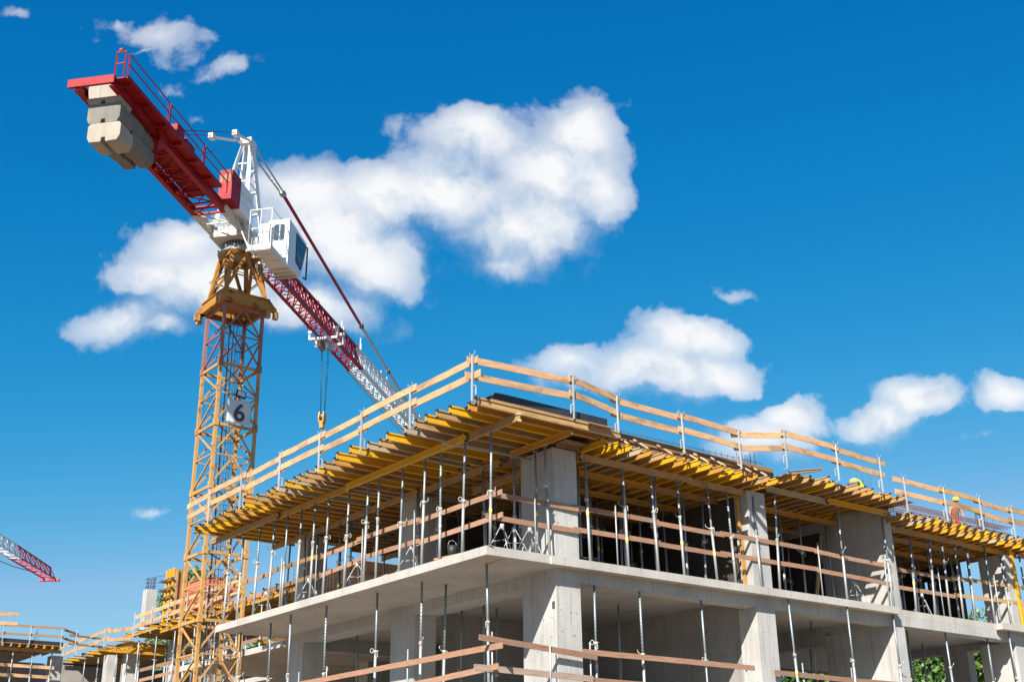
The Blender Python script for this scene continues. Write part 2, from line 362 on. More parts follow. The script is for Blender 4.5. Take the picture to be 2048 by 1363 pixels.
# ------------------------------------------------------------------ mesh helpers
class MB:
    def __init__(s): s.v = []; s.f = []; s.sm = []; s.mi = []
    def add(s, vs, fs, smooth=False, mi=0):
        o = len(s.v); s.v += [tuple(p) for p in vs]
        for f in fs: s.f.append(tuple(i + o for i in f)); s.sm.append(smooth); s.mi.append(mi)
        return s
    def box(s, a, b, mi=0):
        x0, y0, z0 = a; x1, y1, z1 = b
        return s.add([(x0, y0, z0), (x1, y0, z0), (x1, y1, z0), (x0, y1, z0), (x0, y0, z1), (x1, y0, z1), (x1, y1, z1), (x0, y1, z1)],
              [(0, 3, 2, 1), (4, 5, 6, 7), (0, 1, 5, 4), (1, 2, 6, 5), (2, 3, 7, 6), (3, 0, 4, 7)], False, mi)
    def frame(s, p, q, up=(0, 0, 1)):
        p = Vector(p); q = Vector(q); d = (q - p).normalized(); u = Vector(up)
        if abs(d.dot(u)) > 0.98: u = Vector((1, 0, 0))
        sd_ = d.cross(u).normalized(); u2 = sd_.cross(d)
        return p, q, sd_, u2
    def bar(s, p, q, w_, h, up=(0, 0, 1), mi=0):
        p, q, a, b = s.frame(p, q, up); a = a * (w_ / 2); b = b * (h / 2)
        vs = [p - a - b, p + a - b, p + a + b, p - a + b, q - a - b, q + a - b, q + a + b, q - a + b]
        return s.add(vs, [(3, 2, 1, 0), (4, 5, 6, 7), (0, 1, 5, 4), (1, 2, 6, 5), (2, 3, 7, 6), (3, 0, 4, 7)], False, mi)
    def tube(s, p, q, r, n=8, r2=None, mi=0):
        r2 = r if r2 is None else r2
        p, q, a, b = s.frame(p, q)
        vs = []
        for c, rr in ((p, r), (q, r2)):
            for i in range(n):
                t = 2 * math.pi * i / n
                vs.append(c + a * (rr * math.cos(t)) + b * (rr * math.sin(t)))
        o = len(s.v); s.v += [tuple(x) for x in vs]
        for i in range(n):
            j = (i + 1) % n
            s.f.append((o + i, o + j, o + n + j, o + n + i)); s.sm.append(True); s.mi.append(mi)
        s.f.append(tuple(o + i for i in range(n - 1, -1, -1))); s.sm.append(False); s.mi.append(mi)
        s.f.append(tuple(o + n + i for i in range(n))); s.sm.append(False); s.mi.append(mi)
        return s
    def path(s, pts, r, n=6):
        for a, b in zip(pts[:-1], pts[1:]): s.tube(a, b, r, n)
        return s
    def prism(s, poly, axis_pts):
        """poly: list of points (3-D) of one end; axis_pts: offset vector to the other end"""
        n = len(poly); o = Vector(axis_pts)
        a = [Vector(p) for p in poly]; b = [p + o for p in a]
        return s.add(a + b, [tuple(range(n - 1, -1, -1)), tuple(range(n, 2 * n))] + [(i, (i + 1) % n, n + (i + 1) % n, n + i) for i in range(n)])
    def mesh(s, name, mats):
        me = bpy.data.meshes.new(name)
        me.from_pydata(s.v, [], s.f)
        for m in (mats if isinstance(mats, (list, tuple)) else [mats]): me.materials.append(M[m])
        me.polygons.foreach_set('use_smooth', s.sm)
        me.polygons.foreach_set('material_index', s.mi)
        me.update()
        bm = bmesh.new(); bm.from_mesh(me); bmesh.ops.recalc_face_normals(bm, faces=bm.faces); bm.to_mesh(me); bm.free()
        return me
    def build(s, name, mats, parent=None, loc=(0, 0, 0)):
        return put(name, s.mesh(name, mats), parent, loc)
def put(name, me, parent=None, loc=(0, 0, 0), mat=None):
    o = bpy.data.objects.new(name, me); COL.objects.link(o)
    if mat is not None: o.matrix_local = mat
    else: o.location = loc
    if parent is not None: o.parent = parent
    return o
def tag(o, label=None, cat=None, group=None, kind=None):
    if label: o['label'] = label
    if cat: o['category'] = cat
    if group: o['group'] = group
    if kind: o['kind'] = kind
    return o
def thing(name, label, cat, loc=(0, 0, 0), rot=(0, 0, 0), group=None, mat=None):
    o = bpy.data.objects.new(name, None); COL.objects.link(o); o.empty_display_size = 0.2
    if mat is not None: o.matrix_world = mat
    else: o.location = loc; o.rotation_euler = rot
    return tag(o, label, cat, group)
def axis_mat(p, q, up=(0, 0, 1)):
    """matrix whose x axis runs from p to q"""
    p = Vector(p); d = (Vector(q) - p).normalized(); u = Vector(up)
    y = u.cross(d)
    y = y.normalized() if y.length > 1e-4 else Vector((0, 1, 0))
    z = d.cross(y)
    return Matrix(((d.x, y.x, z.x, p.x), (d.y, y.y, z.y, p.y), (d.z, y.z, z.z, p.z), (0, 0, 0, 1)))
ONES = ['', 'first', 'second', 'third', 'fourth', 'fifth', 'sixth', 'seventh', 'eighth', 'ninth', 'tenth', 'eleventh', 'twelfth', 'thirteenth',
        'fourteenth', 'fifteenth', 'sixteenth', 'seventeenth', 'eighteenth', 'nineteenth']
TENS = {2: ('twentieth', 'twenty'), 3: ('thirtieth', 'thirty'), 4: ('fortieth', 'forty'), 5: ('fiftieth', 'fifty')}
def nth(i):
    if i < 20: return ONES[i]
    a, b = divmod(i, 10)
    return TENS[a][0] if b == 0 else TENS[a][1] + '-' + ONES[b]

# ------------------------------------------------------------------ ground
g = MB()
g.add([(-1500, -1500, 0), (1500, -1500, 0), (1500, 1500, 0), (-1500, 1500, 0)], [(0, 1, 2, 3)])
tag(g.build('ground', 'ground', None, (0, 0, -8.75)), kind='structure')

# ------------------------------------------------------------------ the concrete frame of the near building
bld = thing('concrete_building', 'large unfinished grey concrete building frame with timber formwork above its open upper storey', 'building', (0, 0, 0))
def slab(name, a, b, mat='conc', label=None):
    o = MB().box(a, b).build(name, mat, bld)
    if label: o['label'] = label
    return o
slab('floor_slab', (0, 0, -0.25), (18.85, 17.4, 0))
slab('floor_slab', (18.852, 0.3, -0.25), (25.6, 7.3, 0))
slab('floor_slab', (25.602, 0, -0.25), (29, 7.3, 0))
slab('floor_slab', (0, 0, -4.5), (18.85, 17.4, -4.25))
slab('floor_slab', (18.852, 0, -4.5), (29, 7.3, -4.25))
def beam(a, b): MB().box(a, b).build('beam', 'conc_col', bld)
beam((2.81, 0.4, -0.6), (18.848, 0.95, -0.252))
beam((2.81, 0.952, -0.6), (3.7, 17.05, -0.252))
beam((18.852, 0.302, -0.6), (25.6, 0.9, -0.252))
beam((25.604, 0.4, -0.6), (28.998, 0.95, -0.252))
beam((28.3, 0.952, -0.56), (28.9, 6.68, -0.252))
beam((3.702, 16.4, -0.75), (11.5, 17.05, -0.252))
beam((18.97, 3.62, -0.95), (19.43, 6.6, -0.252))
beam((12, 9.4, -0.95), (18.9, 9.9, -0.252))
beam((19.5, 6.7, -1.42), (25.9, 7.25, -0.252))
beam((25.902, 6.7, -0.78), (28.9, 7.25, -0.252))
def column(x0, x1, y0, y1, z0, z1, label=None):
    o = MB().box((x0, y0, z0), (x1, y1, z1)).build('column', 'conc_col', bld)
    if label: o['label'] = label
    return o
for (x0, x1, y0, y1, top) in [(2.81, 3.74, 0.4, 1.97, -0.602), (2.81, 3.7, 7.88, 9.32, -0.602), (2.81, 3.7, 15.58, 16.6, -0.602), (11.46, 12.37, 0.4, 1.2, -0.602),
        (18.95, 19.45, 0.32, 3.6, -0.604), (27.0, 27.9, 0.4, 2.0, -0.602), (28.4, 28.88, 3.5, 4.7, -0.562), (8.2, 9.0, 15.6, 16.3, -0.752)]:
    column(x0, x1, y0, y1, -4.25, top)
    column(x0 + .02, x1, y0 + .02, y1, -8.75, -4.502)
for (x0, x1, y0, y1, top) in [(2.81, 3.74, 0.4, 1.97, 3.42), (2.81, 3.7, 7.88, 8.9, 3.55), (2.81, 3.7, 15.58, 16.4, 3.55), (11.46, 12.37, 0.4, 1.0, 3.38),
        (18.95, 19.45, 0.32, 3.3, 3.40), (27.2, 28.0, 0.4, 1.6, 3.0)]:
    column(x0, x1, y0, y1, 0.0, top)
def wall(a, b, mat='conc_wall'): MB().box(a, b).build('core_wall' if mat == 'conc_wall' else 'shade_wall', mat, bld)  # walls other than plain concrete carry shade in their colour
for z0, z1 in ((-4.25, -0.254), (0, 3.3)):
    mt_ = 'conc_wall' if z0 < 0 else 'wallshade'
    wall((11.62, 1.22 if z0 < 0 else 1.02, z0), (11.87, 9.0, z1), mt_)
    wall((4.9, 9.02, z0), (11.87, 9.3, z1), mt_)  # cross wall added to keep light out of the depths
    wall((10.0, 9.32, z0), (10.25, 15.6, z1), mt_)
wall((6.6, 3.8, 0), (6.8, 9.0, 3.3), 'wallshade')  # added wall, keeps daylight off the wall behind it
wall((12.0, 8.9, 0), (18.6, 9.15, 3.84), 'wallshade')  # added back wall, dark so the bay looks deeply shaded
wall((19.0, 3.31, 0), (19.25, 16, 3.4), 'wallshade')
wall((12.2, 10.5, -4.25), (17.6, 10.75, -0.96))
# tie holes and a recess in the corner column, chalk marks under the slab
h = MB()
for (y, z) in [(0.62, -1.65), (1.0, -1.68), (0.65, -2.2), (1.3, -2.55)]: h.tube((2.808, y, z), (2.83, y, z), 0.022, 8)
for (x, z) in [(2.98, -1.45), (3.35, -1.5), (3.55, -1.5), (3.0, -2.05), (3.5, -2.15), (3.42, -2.15), (3.2, -2.9)]: h.tube((x, 0.398, z), (x, 0.42, z), 0.02, 8)
for (x, z) in [(11.7, -1.4), (12.1, -2.2), (11.8, 1.1), (12.1, 2.0), (2.95, 1.1), (3.5, 1.4), (3.2, 2.2)]: h.tube((x, 0.398, z), (x, 0.42, z), 0.02, 8)
for (y, z) in [(2.2, -2.0), (2.9, -1.1), (3.6, -2.2), (5.0, -1.4), (6.2, -2.0), (7.5, -1.3)]: h.tube((11.618, y, z), (11.64, y, z), 0.03, 8)
h.build('tie_hole', 'joint', bld)['kind'] = 'stuff'
MB().box((2.806, 0.47, -1.42), (2.82, 0.60, -1.2)).build('recess', 'joint', bld)
ch = MB()
for k in range(2):
    x = 0.75 + k * 0.02; y = -0.0 + 0.42 * k + 0.25
    pts = [(x + 0.10 * math.sin(i * 1.9), y + 0.045 * i, -0.252) for i in range(8)]
    ch.path(pts, 0.007, 4)
ch.build('chalk_mark', 'chalk', bld)
MB().box((2.28, -0.006, -0.26), (2.34, 0.01, -0.05)).build('paper_tag', 'white', bld)

# ------------------------------------------------------------------ steel props
def plate_mesh():
    b = MB().box((-0.065, -0.065, 0), (0.065, 0.065, 0.008))
    return b.mesh('prop foot', 'galv')
def head_mesh():
    b = MB().box((-0.08, -0.06, -0.008), (0.08, 0.06, 0))
    for sx in (-1, 1):
        for sy in (-1, 1): b.box((sx * 0.062 - 0.006, sy * 0.052 - 0.006, 0.0), (sx * 0.062 + 0.006, sy * 0.052 + 0.006, 0.07))
    return b.mesh('prop head', 'galv')
def flat_head_mesh(): return MB().box((-0.07, -0.07, -0.008), (0.07, 0.07, 0)).mesh('prop flat head', 'galv')
PF, PH, PHF = plate_mesh(), head_mesh(), flat_head_mesh()
OUT = {}
for L in (1.55, 1.75, 1.95, 2.15, 2.35): OUT[L] = MB().tube((0, 0, 0.008), (0, 0, L), 0.044, 10).mesh('outer tube', 'galv')
INN = MB().tube((0, 0, -2.15), (0, 0, -0.008), 0.036, 10).mesh('inner tube', 'galvh')
cb = MB().tube((0, 0, -0.07), (0, 0, 0.05), 0.053, 10).tube((0, 0, -0.015), (0, 0, 0.02), 0.068, 10)
cb.bar((-0.10, 0, 0.03), (0.10, 0, 0.03), 0.018, 0.018)
COLLAR = cb.mesh('collar', 'cast')
H1 = MB().path([(0.05, 0, 0.03), (0.13, 0.02, 0.05), (0.20, 0.05, 0.13), (0.17, 0.06, 0.17)], 0.011, 6).path([(0.05, 0, 0.03), (-0.05, 0, 0.03), (-0.09, 0.03, 0.0), (-0.10, 0.04, -0.17)], 0.010, 6).mesh('handle', 'cast')
hp = [(0.05 + 0.06 * (1 - math.cos(a)), 0.02, 0.04 + 0.07 * math.sin(a)) for a in [i * math.pi * 1.7 / 8 for i in range(9)]]
H2 = MB().path(hp, 0.011, 6).path([hp[0], (-0.05, 0, 0.0), (-0.085, 0.02, -0.12), (-0.06, 0.02, -0.18)], 0.010, 6).mesh('handle', 'cast')
LAB = MB().tube((0, 0, -0.08), (0, 0, 0.08), 0.0455, 10).mesh('sticker', 'sticker')
PLAB = MB().tube((0, 0, -0.07), (0, 0, 0.07), 0.0455, 10).mesh('sticker', 'steelpale')
def prop(x, y, z0, z1, label, group, tx=None, ty=None, head='fork', axis=0.0):
    tx = x + rnd.uniform(-.07, .07) if tx is None else tx
    ty = y + rnd.uniform(-.07, .07) if ty is None else ty
    p = Vector((x, y, z0)); q = Vector((tx, ty, z1)); Hh = (q - p).length
    d = (q - p).normalized()
    rot = d.to_track_quat('Z', 'Y').to_matrix().to_4x4()
    ang = rnd.uniform(-0.6, 0.6) + (2.2 if rnd.random() < .5 else -0.9)
    t = thing('steel_prop', label, 'prop', group=group, mat=Matrix.Translation(p) @ rot)
    L = rnd.choice([1.55, 1.75, 1.95, 2.15]) if Hh < 3.5 else rnd.choice([1.75, 1.95, 2.15, 2.35])
    put('base_plate', PF, t, mat=Matrix.Rotation(axis, 4, 'Z'))
    put('outer_tube', OUT[L], t)
    put('collar', COLLAR, t, mat=Matrix.Translation((0, 0, L)) @ Matrix.Rotation(ang, 4, 'Z'))
    put('handle', rnd.choice([H1, H2]), t, mat=Matrix.Translation((0, 0, L)) @ Matrix.Rotation(ang, 4, 'Z'))
    put('inner_tube', INN, t, mat=Matrix.Translation((0, 0, Hh)) @ Matrix.Rotation(rnd.uniform(2.6, 4.6), 4, 'Z'))
    put('head_plate', PH if head == 'fork' else PHF, t, mat=Matrix.Translation((0, 0, Hh)) @ Matrix.Rotation(axis, 4, 'Z'))
    r_ = rnd.random()
    if r_ < 0.36: put('sticker', LAB if r_ < 0.13 else PLAB, t, (0, 0, rnd.uniform(0.7, L - 0.3)))
    return t
# front row at the left edge, counted from the corner
FRONT_L = [(0.02, 3.33), (1.36, 3.33), (2.5, 3.33), (3.45, 3.33), (4.7, 3.33), (6.05, 3.33), (6.8, 3.33), (8.02, 3.33), (9.4, 3.33), (10.3, 3.33), (11.3, 3.33), (12.35, 3.33),
           (13.4, 3.33), (14.55, 3.33), (15.9, 3.33), (17.05, 3.33)]
for i, (y, zt) in enumerate(FRONT_L):
    lab = 'grey steel prop standing at the outer corner of the slab edge' if i == 0 else f'grey steel prop on the left slab edge under the eave, {nth(i + 1)} counted from the corner'
    prop(0.14, y, 0, zt, lab, 'front props along the left slab edge', tx=0.2, ty=y - .0 + rnd.uniform(-.06, .06), axis=math.pi / 2)
for i in range(13):
    y = 0.9 + i * 1.32 + rnd.uniform(-.3, .3)
    if 7.3 < y < 9.4: y = 7.3
    prop(2.55, y, 0, 3.35, f'shaded steel prop of the second row behind the left edge, {nth(i + 1)} counted from the corner', 'second row props left', axis=math.pi / 2)
for i in range(10):
    y = 1.5 + i * 1.7 + rnd.uniform(-.3, .3)
    prop(4.95, y, 0, 3.39, f'dim steel prop of the third row behind the left edge, {nth(i + 1)} counted from the corner', 'third row props left', axis=math.pi / 2)
for i in range(7):
    prop(7.6, 1.2 + i * 2.4 + rnd.uniform(-.3, .3) if not 7.5 < 1.2 + i * 2.4 < 10 else 8.2, 0, 3.39, f'dark steel prop of the fourth row deep under the left formwork, {nth(i + 1)} from the corner', 'fourth row props left', axis=math.pi / 2)
# front row right of the corner column
FRONT_R = [(2.44, 0.2, 3.4, 2.5), (4.0, 0.2, 3.18, 4.1), (5.55, 0.2, 3.18, 5.68), (6.82, 0.2, 3.18, 6.9), (7.95, 0.2, 3.18, 8.1), (9.45, 0.2, 3.18, 9.5), (10.33, 0.2, 3.18, 10.45), (11.58, 0.2, 3.18, 11.75)]
for i, (x, y, zt, tx) in enumerate(FRONT_R):
    lab = 'grey steel prop in front of the big corner column on the upper slab' if i == 0 else f'grey steel prop on the right slab edge, {nth(i)} right of the corner column'
    prop(x, y, 0, zt, lab, 'front props right of the corner column', tx=tx, ty=0.4)
for i, (x, zt, tx) in enumerate([(12.5, 3.44, 12.75), (16.1, 3.44, 16.2), (18.8, 3.44, 18.85)]):
    prop(x, 0.2, 0, zt, f'grey steel prop on the right slab edge in the middle bay, {nth(i + 1)} of three', 'front props of the middle bay', tx=tx, ty=0.25)
for i, (x, zt, tx) in enumerate([(19.3, 3.0, 19.75), (20.5, 3.0, 20.85), (21.7, 3.0, 22.15), (22.7, 3.0, 22.98), (23.6, 3.0, 23.84), (24.4, 2.98, 24.71), (25.8, 3.25, 26.0), (27.0, 3.0, 27.1), (28.5, 3.0, 28.6)]):
    prop(x, 0.42, 0, zt, f'steel prop on the slab edge of the far right bay, {nth(i + 1)} from the pier', 'front props of the far right bay', tx=tx, ty=0.5)
for r_, y, z in ((2, 1.85, 3.19), (3, 3.6, 3.19), (4, 5.6, 3.19)):
    for i in range(6):
        x = 4.3 + i * 1.3 + rnd.uniform(-.3, .3)
        prop(x, y, 0, z, f'shaded steel prop inside the first right bay, {nth(r_)} row, {nth(i + 1)} from the corner column', 'inner props of the first right bay')
for r_, y, z in ((2, 2.38, 3.44), (3, 4.4, 3.44), (4, 6.4, 3.44)):
    for i in range(5):
        prop(13.0 + i * 1.25 + rnd.uniform(-.3, .3), y, 0, z, f'shaded steel prop inside the middle right bay, {nth(r_)} row, {nth(i + 1)} from its left', 'inner props of the middle bay')
for r_, y in ((2, 1.6), (3, 3.2), (4, 5.2), (5, 6.6)):
    for i in range(6):
        prop(20.0 + i * 1.25 + rnd.uniform(-.3, .3), y, 0, 3.0, f'shaded steel prop inside the far right bay, {nth(r_)} row, {nth(i + 1)} from its left', 'inner props of the far right bay')
# lower storey
for i, (x, y) in enumerate([(0.88, 1.1), (0.75, 4.37), (0.67, 6.81), (0.5, 9.74), (0.42, 12.1), (0.76, 14.2), (0.9, 17.0)]):
    prop(x, y, -4.25, -0.25, 'tall steel prop under the slab corner in the lower storey' if i == 0 else f'tall steel prop holding the left slab overhang below, {nth(i + 1)} from the corner', 'lower props under the left overhang', head='flat')
for i, (x, y) in enumerate([(4.9, 2.5), (4.12, 7.0), (3.95, 5.4), (5.6, 7.0), (4.4, 11.4), (4.1, 13.6), (6.2, 4.4), (1.6, 4.4), (7.6, 14.0), (6.0, 12.2)]):
    prop(x, y, -4.25, -0.25, f'shaded steel prop inside the lower left bay, {nth(i + 1)} by its place among the rear ones', 'inner props of the lower left bay', head='flat')
for i, (x, y, zt) in enumerate([(4.33, 0.5, -0.6), (6.25, 0.5, -0.6), (9.0, 0.5, -0.6), (12.9, 0.12, -0.25), (15.92, 0.12, -0.25), (18.6, 0.14, -0.25), (19.64, 0.45, -0.6), (22.37, 0.5, -0.6), (25.1, 0.5, -0.6), (26.4, 0.2, -0.25), (28.4, 0.5, -0.6)]):
    prop(x, y, -4.25, zt, f'tall steel prop at the lower right front, {nth(i + 1)} right of the corner column', 'lower props along the right front', head='flat')
for i, (x, y) in enumerate([(8.7, 4.2), (17.45, 3.0), (22.8, 2.5), (16.0, 5.5), (14.5, 3.6), (21.0, 6.0), (24.2, 4.2), (26.6, 4.5), (27.4, 6.0)]):
    prop(x, y, -4.25, -0.252, f'dim steel prop deep inside the lower right storey, {nth(i + 1)} of the inner ones', 'inner props of the lower right storey', head='flat')
# folding tripods round some prop feet
TRL = MB().tube((0.05, 0, 0.85), (0.52, 0, 0.0), 0.012, 6).mesh('tripod leg', 'steelpale')
TRH = MB().tube((0, 0, 0.78), (0, 0, 0.92), 0.062, 10).mesh('tripod clamp', 'steelpale')
TRB = MB().tube((0.045, 0, 0.45), (0.27, 0, 0.43), 0.011, 6).mesh('tripod brace', 'steelpale')
def tripod(x, y, rz, label):
    t = thing('prop_tripod', label, 'tripod', (x, y, 0), (0, 0, rz), 'folding tripods round prop feet')
    put('clamp', TRH, t)
    for k in range(3):
        mt = Matrix.Rotation(k * 2.0944, 4, 'Z')
        put('leg', TRL, t, mat=mt); put('brace', TRB, t, mat=mt)
for i, (x, y, a) in enumerate([(0.62, 4.75, .3), (0.62, 8.0, .9), (0.62, 11.3, .2), (0.62, 14.55, .6), (2.55, 4.9, .4)]):
    tripod(x, y, a, f'pale steel folding tripod on the left slab edge, {nth(i + 1)} from the corner')
for i, (x, y, a) in enumerate([(1.2, 0.85, 0.2), (1.75, 1.0, 1.0), (2.15, 0.75, 0.6)]):
    tripod(x, y, a, f'pale steel folding tripod in the corner beside the big column, {["left", "middle", "right"][i]} one of three')
for i, (x, y, a) in enumerate([(17.6, 0.9, .5), (21.8, 0.95, .1)]):
    tripod(x, y, a, f'pale steel folding tripod by the wall pier, on the {["left", "right"][i]} of it')

# ------------------------------------------------------------------ timber beams
JM = {}
def jmesh(L, part, mat):
    k = (round(L, 2), part, mat)
    if k not in JM:
        b = MB()
        if part == 'flange': b.box((0, -0.04, -0.02), (L, 0.04, 0.02))
        elif part == 'web': b.box((0.0, -0.0135, 0), (L, 0.0135, 0.12))
        else:
            b.box((-0.006, -0.043, -0.022), (0.045, 0.043, 0.022))
        JM[k] = b.mesh(part, mat)
    return JM[k]
def hbeam(p, q, mat, label, group, name='timber_joist', cap=True, webmat=None, capmat='capblack', tall=1.0):
    L = round((Vector(q) - Vector(p)).length, 2)
    t = thing(name, label, 'timber beam', group=group, mat=axis_mat(p, q) @ Matrix.Diagonal((1, tall, tall, 1)))
    put('flange', jmesh(L, 'flange', mat), t, (0, 0, 0.02)); put('flange', jmesh(L, 'flange', mat), t, (0, 0, 0.18))
    put('web', jmesh(L, 'web', webmat or mat), t, (0, 0, 0.04))
    if cap:
        put('end_cap', jmesh(1, 'end_cap', capmat), t, (0, 0, 0.0)); put('end_cap', jmesh(1, 'end_cap', capmat), t, (0, 0, 0.18))
    return t
CNAME = {'yellow': 'bright yellow', 'amber': 'amber', 'tan': 'tan weathered', 'greywood': 'grey weathered'}
def pick(wts=(3, 4, 4, 1.4)): return rnd.choices(['yellow', 'amber', 'tan', 'greywood'], wts)[0]
LJ = [(-1.2, -1.12), (-1.07, -0.63), (-1.34, -0.08), (-1.44, 0.42), (-1.46, 0.95), (-1.43, 1.53), (-1.35, 2.2), (-1.44, 3.06), (-1.26, 3.75), (-1.41, 4.2), (-1.64, 4.87), (-1.61, 5.73),
      (-1.39, 6.3), (-1.42, 6.88), (-1.38, 7.52), (-1.35, 8.18), (-1.35, 8.68), (-1.34, 9.08), (-1.36, 9.61), (-1.34, 10.32), (-1.29, 10.75), (-1.23, 11.2), (-1.32, 11.84), (-1.55, 12.39),
      (-1.19, 12.95), (-1.13, 13.32), (-1.08, 13.99), (-1.22, 14.66), (-1.13, 15.33), (-1.03, 16.01), (-1.08, 16.66), (-1.06, 17.27), (-0.97, 17.84)]
LCOL = {0: 'tan', 1: 'amber', 2: 'yellow', 3: 'tan', 4: 'yellow', 5: 'tan', 6: 'greywood', 7: 'yellow', 8: 'tan', 9: 'greywood', 10: 'yellow', 11: 'yellow', 12: 'amber', 13: 'tan', 14: 'yellow', 15: 'tan', 17: 'greywood', 18: 'yellow', 19: 'greywood', 20: 'amber', 21: 'amber', 24: 'yellow', 25: 'yellow', 29: 'yellow'}
for i, (x, y) in enumerate(LJ):
    c = LCOL.get(i) or pick((5, 4, 2, 1.2))
    hbeam((x, y, 3.557), (2.9 + rnd.uniform(-.2, .5), y, 3.557), c, f'{CNAME[c]} timber joist sticking out under the left eave, {nth(i + 1)} counted from the corner', 'joists under the left eave', tall=1.2)
for i in range(30):
    y = -0.9 + i * 0.6
    hbeam((2.35 + rnd.uniform(-.2, .2), y + 0.1, 3.6), (6.4 + rnd.uniform(-.2, .3), y + 0.1, 3.6), pick((1, 4, 4, 1)) if i > 7 or i < 2 else 'tan', f'shaded timber joist in the second run behind the left eave, {nth(i + 1)} from the corner', 'joists of the second run left') if y > 2.9 else None
for i in range(25):
    y = 3.2 + i * 0.6
    c = pick((1, 4, 4, 1))
    hbeam((5.9, y, 3.6), (10.6, y, 3.6), c, f'dark timber joist deep under the left formwork, {nth(i + 1)} counted from the right front', 'joists of the third run left', cap=False)
# corner bay: the joists nearest the right front
for i, (x0, x1, y, c) in enumerate([(2.35, 4.35, -0.98, 'tan'), (2.5, 3.9, -0.5, 'amber')]):
    hbeam((x1, y, 3.6), (x0, y, 3.6), c, f'short {CNAME[c]} timber joist above the corner column, {["outer", "inner"][i]} one of two', 'short joists at the corner')
# main beams along the left edge
for i, (y0, y1, x, c, z) in enumerate([(-1.3, 2.2, 0.23, 'tan', 3.333), (1.15, 8.1, 0.13, 'yellow', 3.330), (7.9, 13.1, 0.23, 'amber', 3.333), (12.95, 18.6, 0.13, 'tan', 3.331)]):
    hbeam((x, y0, z), (x, y1, z), c, f'long {CNAME[c]} main beam carrying the left eave joists, {nth(i + 1)} piece from the corner', 'main beams under the left eave', 'main_beam', True, capmat='green' if i == 0 else 'capblack', tall=1.1)
for i, (y0, y1, x, c) in enumerate([(-1.05, 1.9, 2.36, 'amber'), (2.7, 7.6, 2.6, 'tan'), (7.3, 12.2, 2.5, 'tan'), (12.0, 18.3, 2.6, 'tan')]):
    hbeam((x, y0, 3.353), (x, y1, 3.353), c, f'shaded {CNAME[c]} main beam of the second row left, {nth(i + 1)} piece from the corner', 'second row main beams left', 'main_beam')
for k, x in enumerate((4.95, 7.6)):
    for i, (y0, y1) in enumerate([(3.0, 8.8), (9.4, 15), (14.7, 17.8)]):
        hbeam((x, y0, 3.4), (x, y1, 3.4), 'tan', f'dark main beam in the {nth(k + 3)} row under the left formwork, {nth(i + 1)} piece from the front', 'inner main beams left', 'main_beam', False)
# right bays
B1 = [3.83, 4.4, 4.87, 5.34, 5.75, 6.32, 6.8, 7.34, 7.84, 8.41, 8.96, 9.47, 10.01, 10.6, 11.17, 11.64]
B1C = ['yellow', 'yellow', 'yellow', 'greywood', 'amber', 'tan', 'yellow', 'amber', 'yellow', 'yellow', 'amber', 'yellow', 'yellow', 'amber', 'tan', 'yellow']
for i, (x, c) in enumerate(zip(B1, B1C)):
    hbeam((x + .1, -0.8 + rnd.uniform(-.03, .05), 3.4), (x + .1, 3.3 + rnd.uniform(-.2, .2), 3.4), c, f'{CNAME[c]} timber joist end in the first right bay, {nth(i + 1)} from the corner column', 'joists of the first right bay')
for i in range(14):
    x = 4.2 + i * 0.55
    hbeam((x, 2.4, 3.4), (x, 6.4, 3.4), pick((1, 3, 4, 1)), f'dark timber joist of the inner run in the first right bay, {nth(i + 1)} from the left', 'inner joists of the first right bay', cap=False)
B2 = [(12.6, -1.08), (13.2, -1.04), (13.79, -1.36), (14.43, -1.05), (15.0, -0.85), (15.5, -1.32), (15.98, -1.25), (16.46, -1.19), (17.1, -1.13), (17.55, -1.16), (18.2, -1.28)]
for i, (x, y) in enumerate(B2):
    c = ['amber', 'tan', 'tan', 'yellow', 'tan', 'tan', 'tan', 'amber', 'tan', 'amber', 'tan'][i]
    hbeam((x, y, 3.65), (x, 2.9, 3.65), c, f'{CNAME[c]} timber joist in the middle right bay, {nth(i + 1)} counted from its left', 'joists of the middle right bay')
for i in range(12):
    x = 12.6 + i * 0.5
    hbeam((x, 1.9, 3.65), (x, 6.6, 3.65), pick((1, 3, 4, 1)), f'shaded timber joist of the inner run in the middle right bay, {nth(i + 1)} from the left', 'inner joists of the middle right bay', cap=True)
B3 = [19.2, 19.75, 20.3, 20.85, 21.4, 21.95, 22.5, 23.05, 23.6, 24.15, 24.7, 25.25, 25.8, 26.4, 27.0, 27.6, 28.2, 28.8]
for i, x in enumerate(B3):
    c = ['tan', 'tan', 'greywood', 'yellow', 'amber', 'amber', 'yellow', 'amber', 'tan', 'yellow', 'yellow', 'amber', 'greywood', 'yellow', 'amber', 'yellow', 'amber', 'yellow', 'tan'][i]
    hbeam((x, -0.88 + rnd.uniform(-.06, .06), 3.22), (x, 3.0, 3.22), c, f'{CNAME[c]} timber joist in the far right bay, {nth(i + 1)} counted from the wall pier', 'joists of the far right bay')
for i in range(12):
    x = 20.0 + i * 0.75
    hbeam((x, 2.5, 3.22), (x, 7.1, 3.22), pick((1, 3, 4, 1)), f'dark timber joist of the inner run in the far right bay, {nth(i + 1)} from the left', 'inner joists of the far right bay', cap=False)
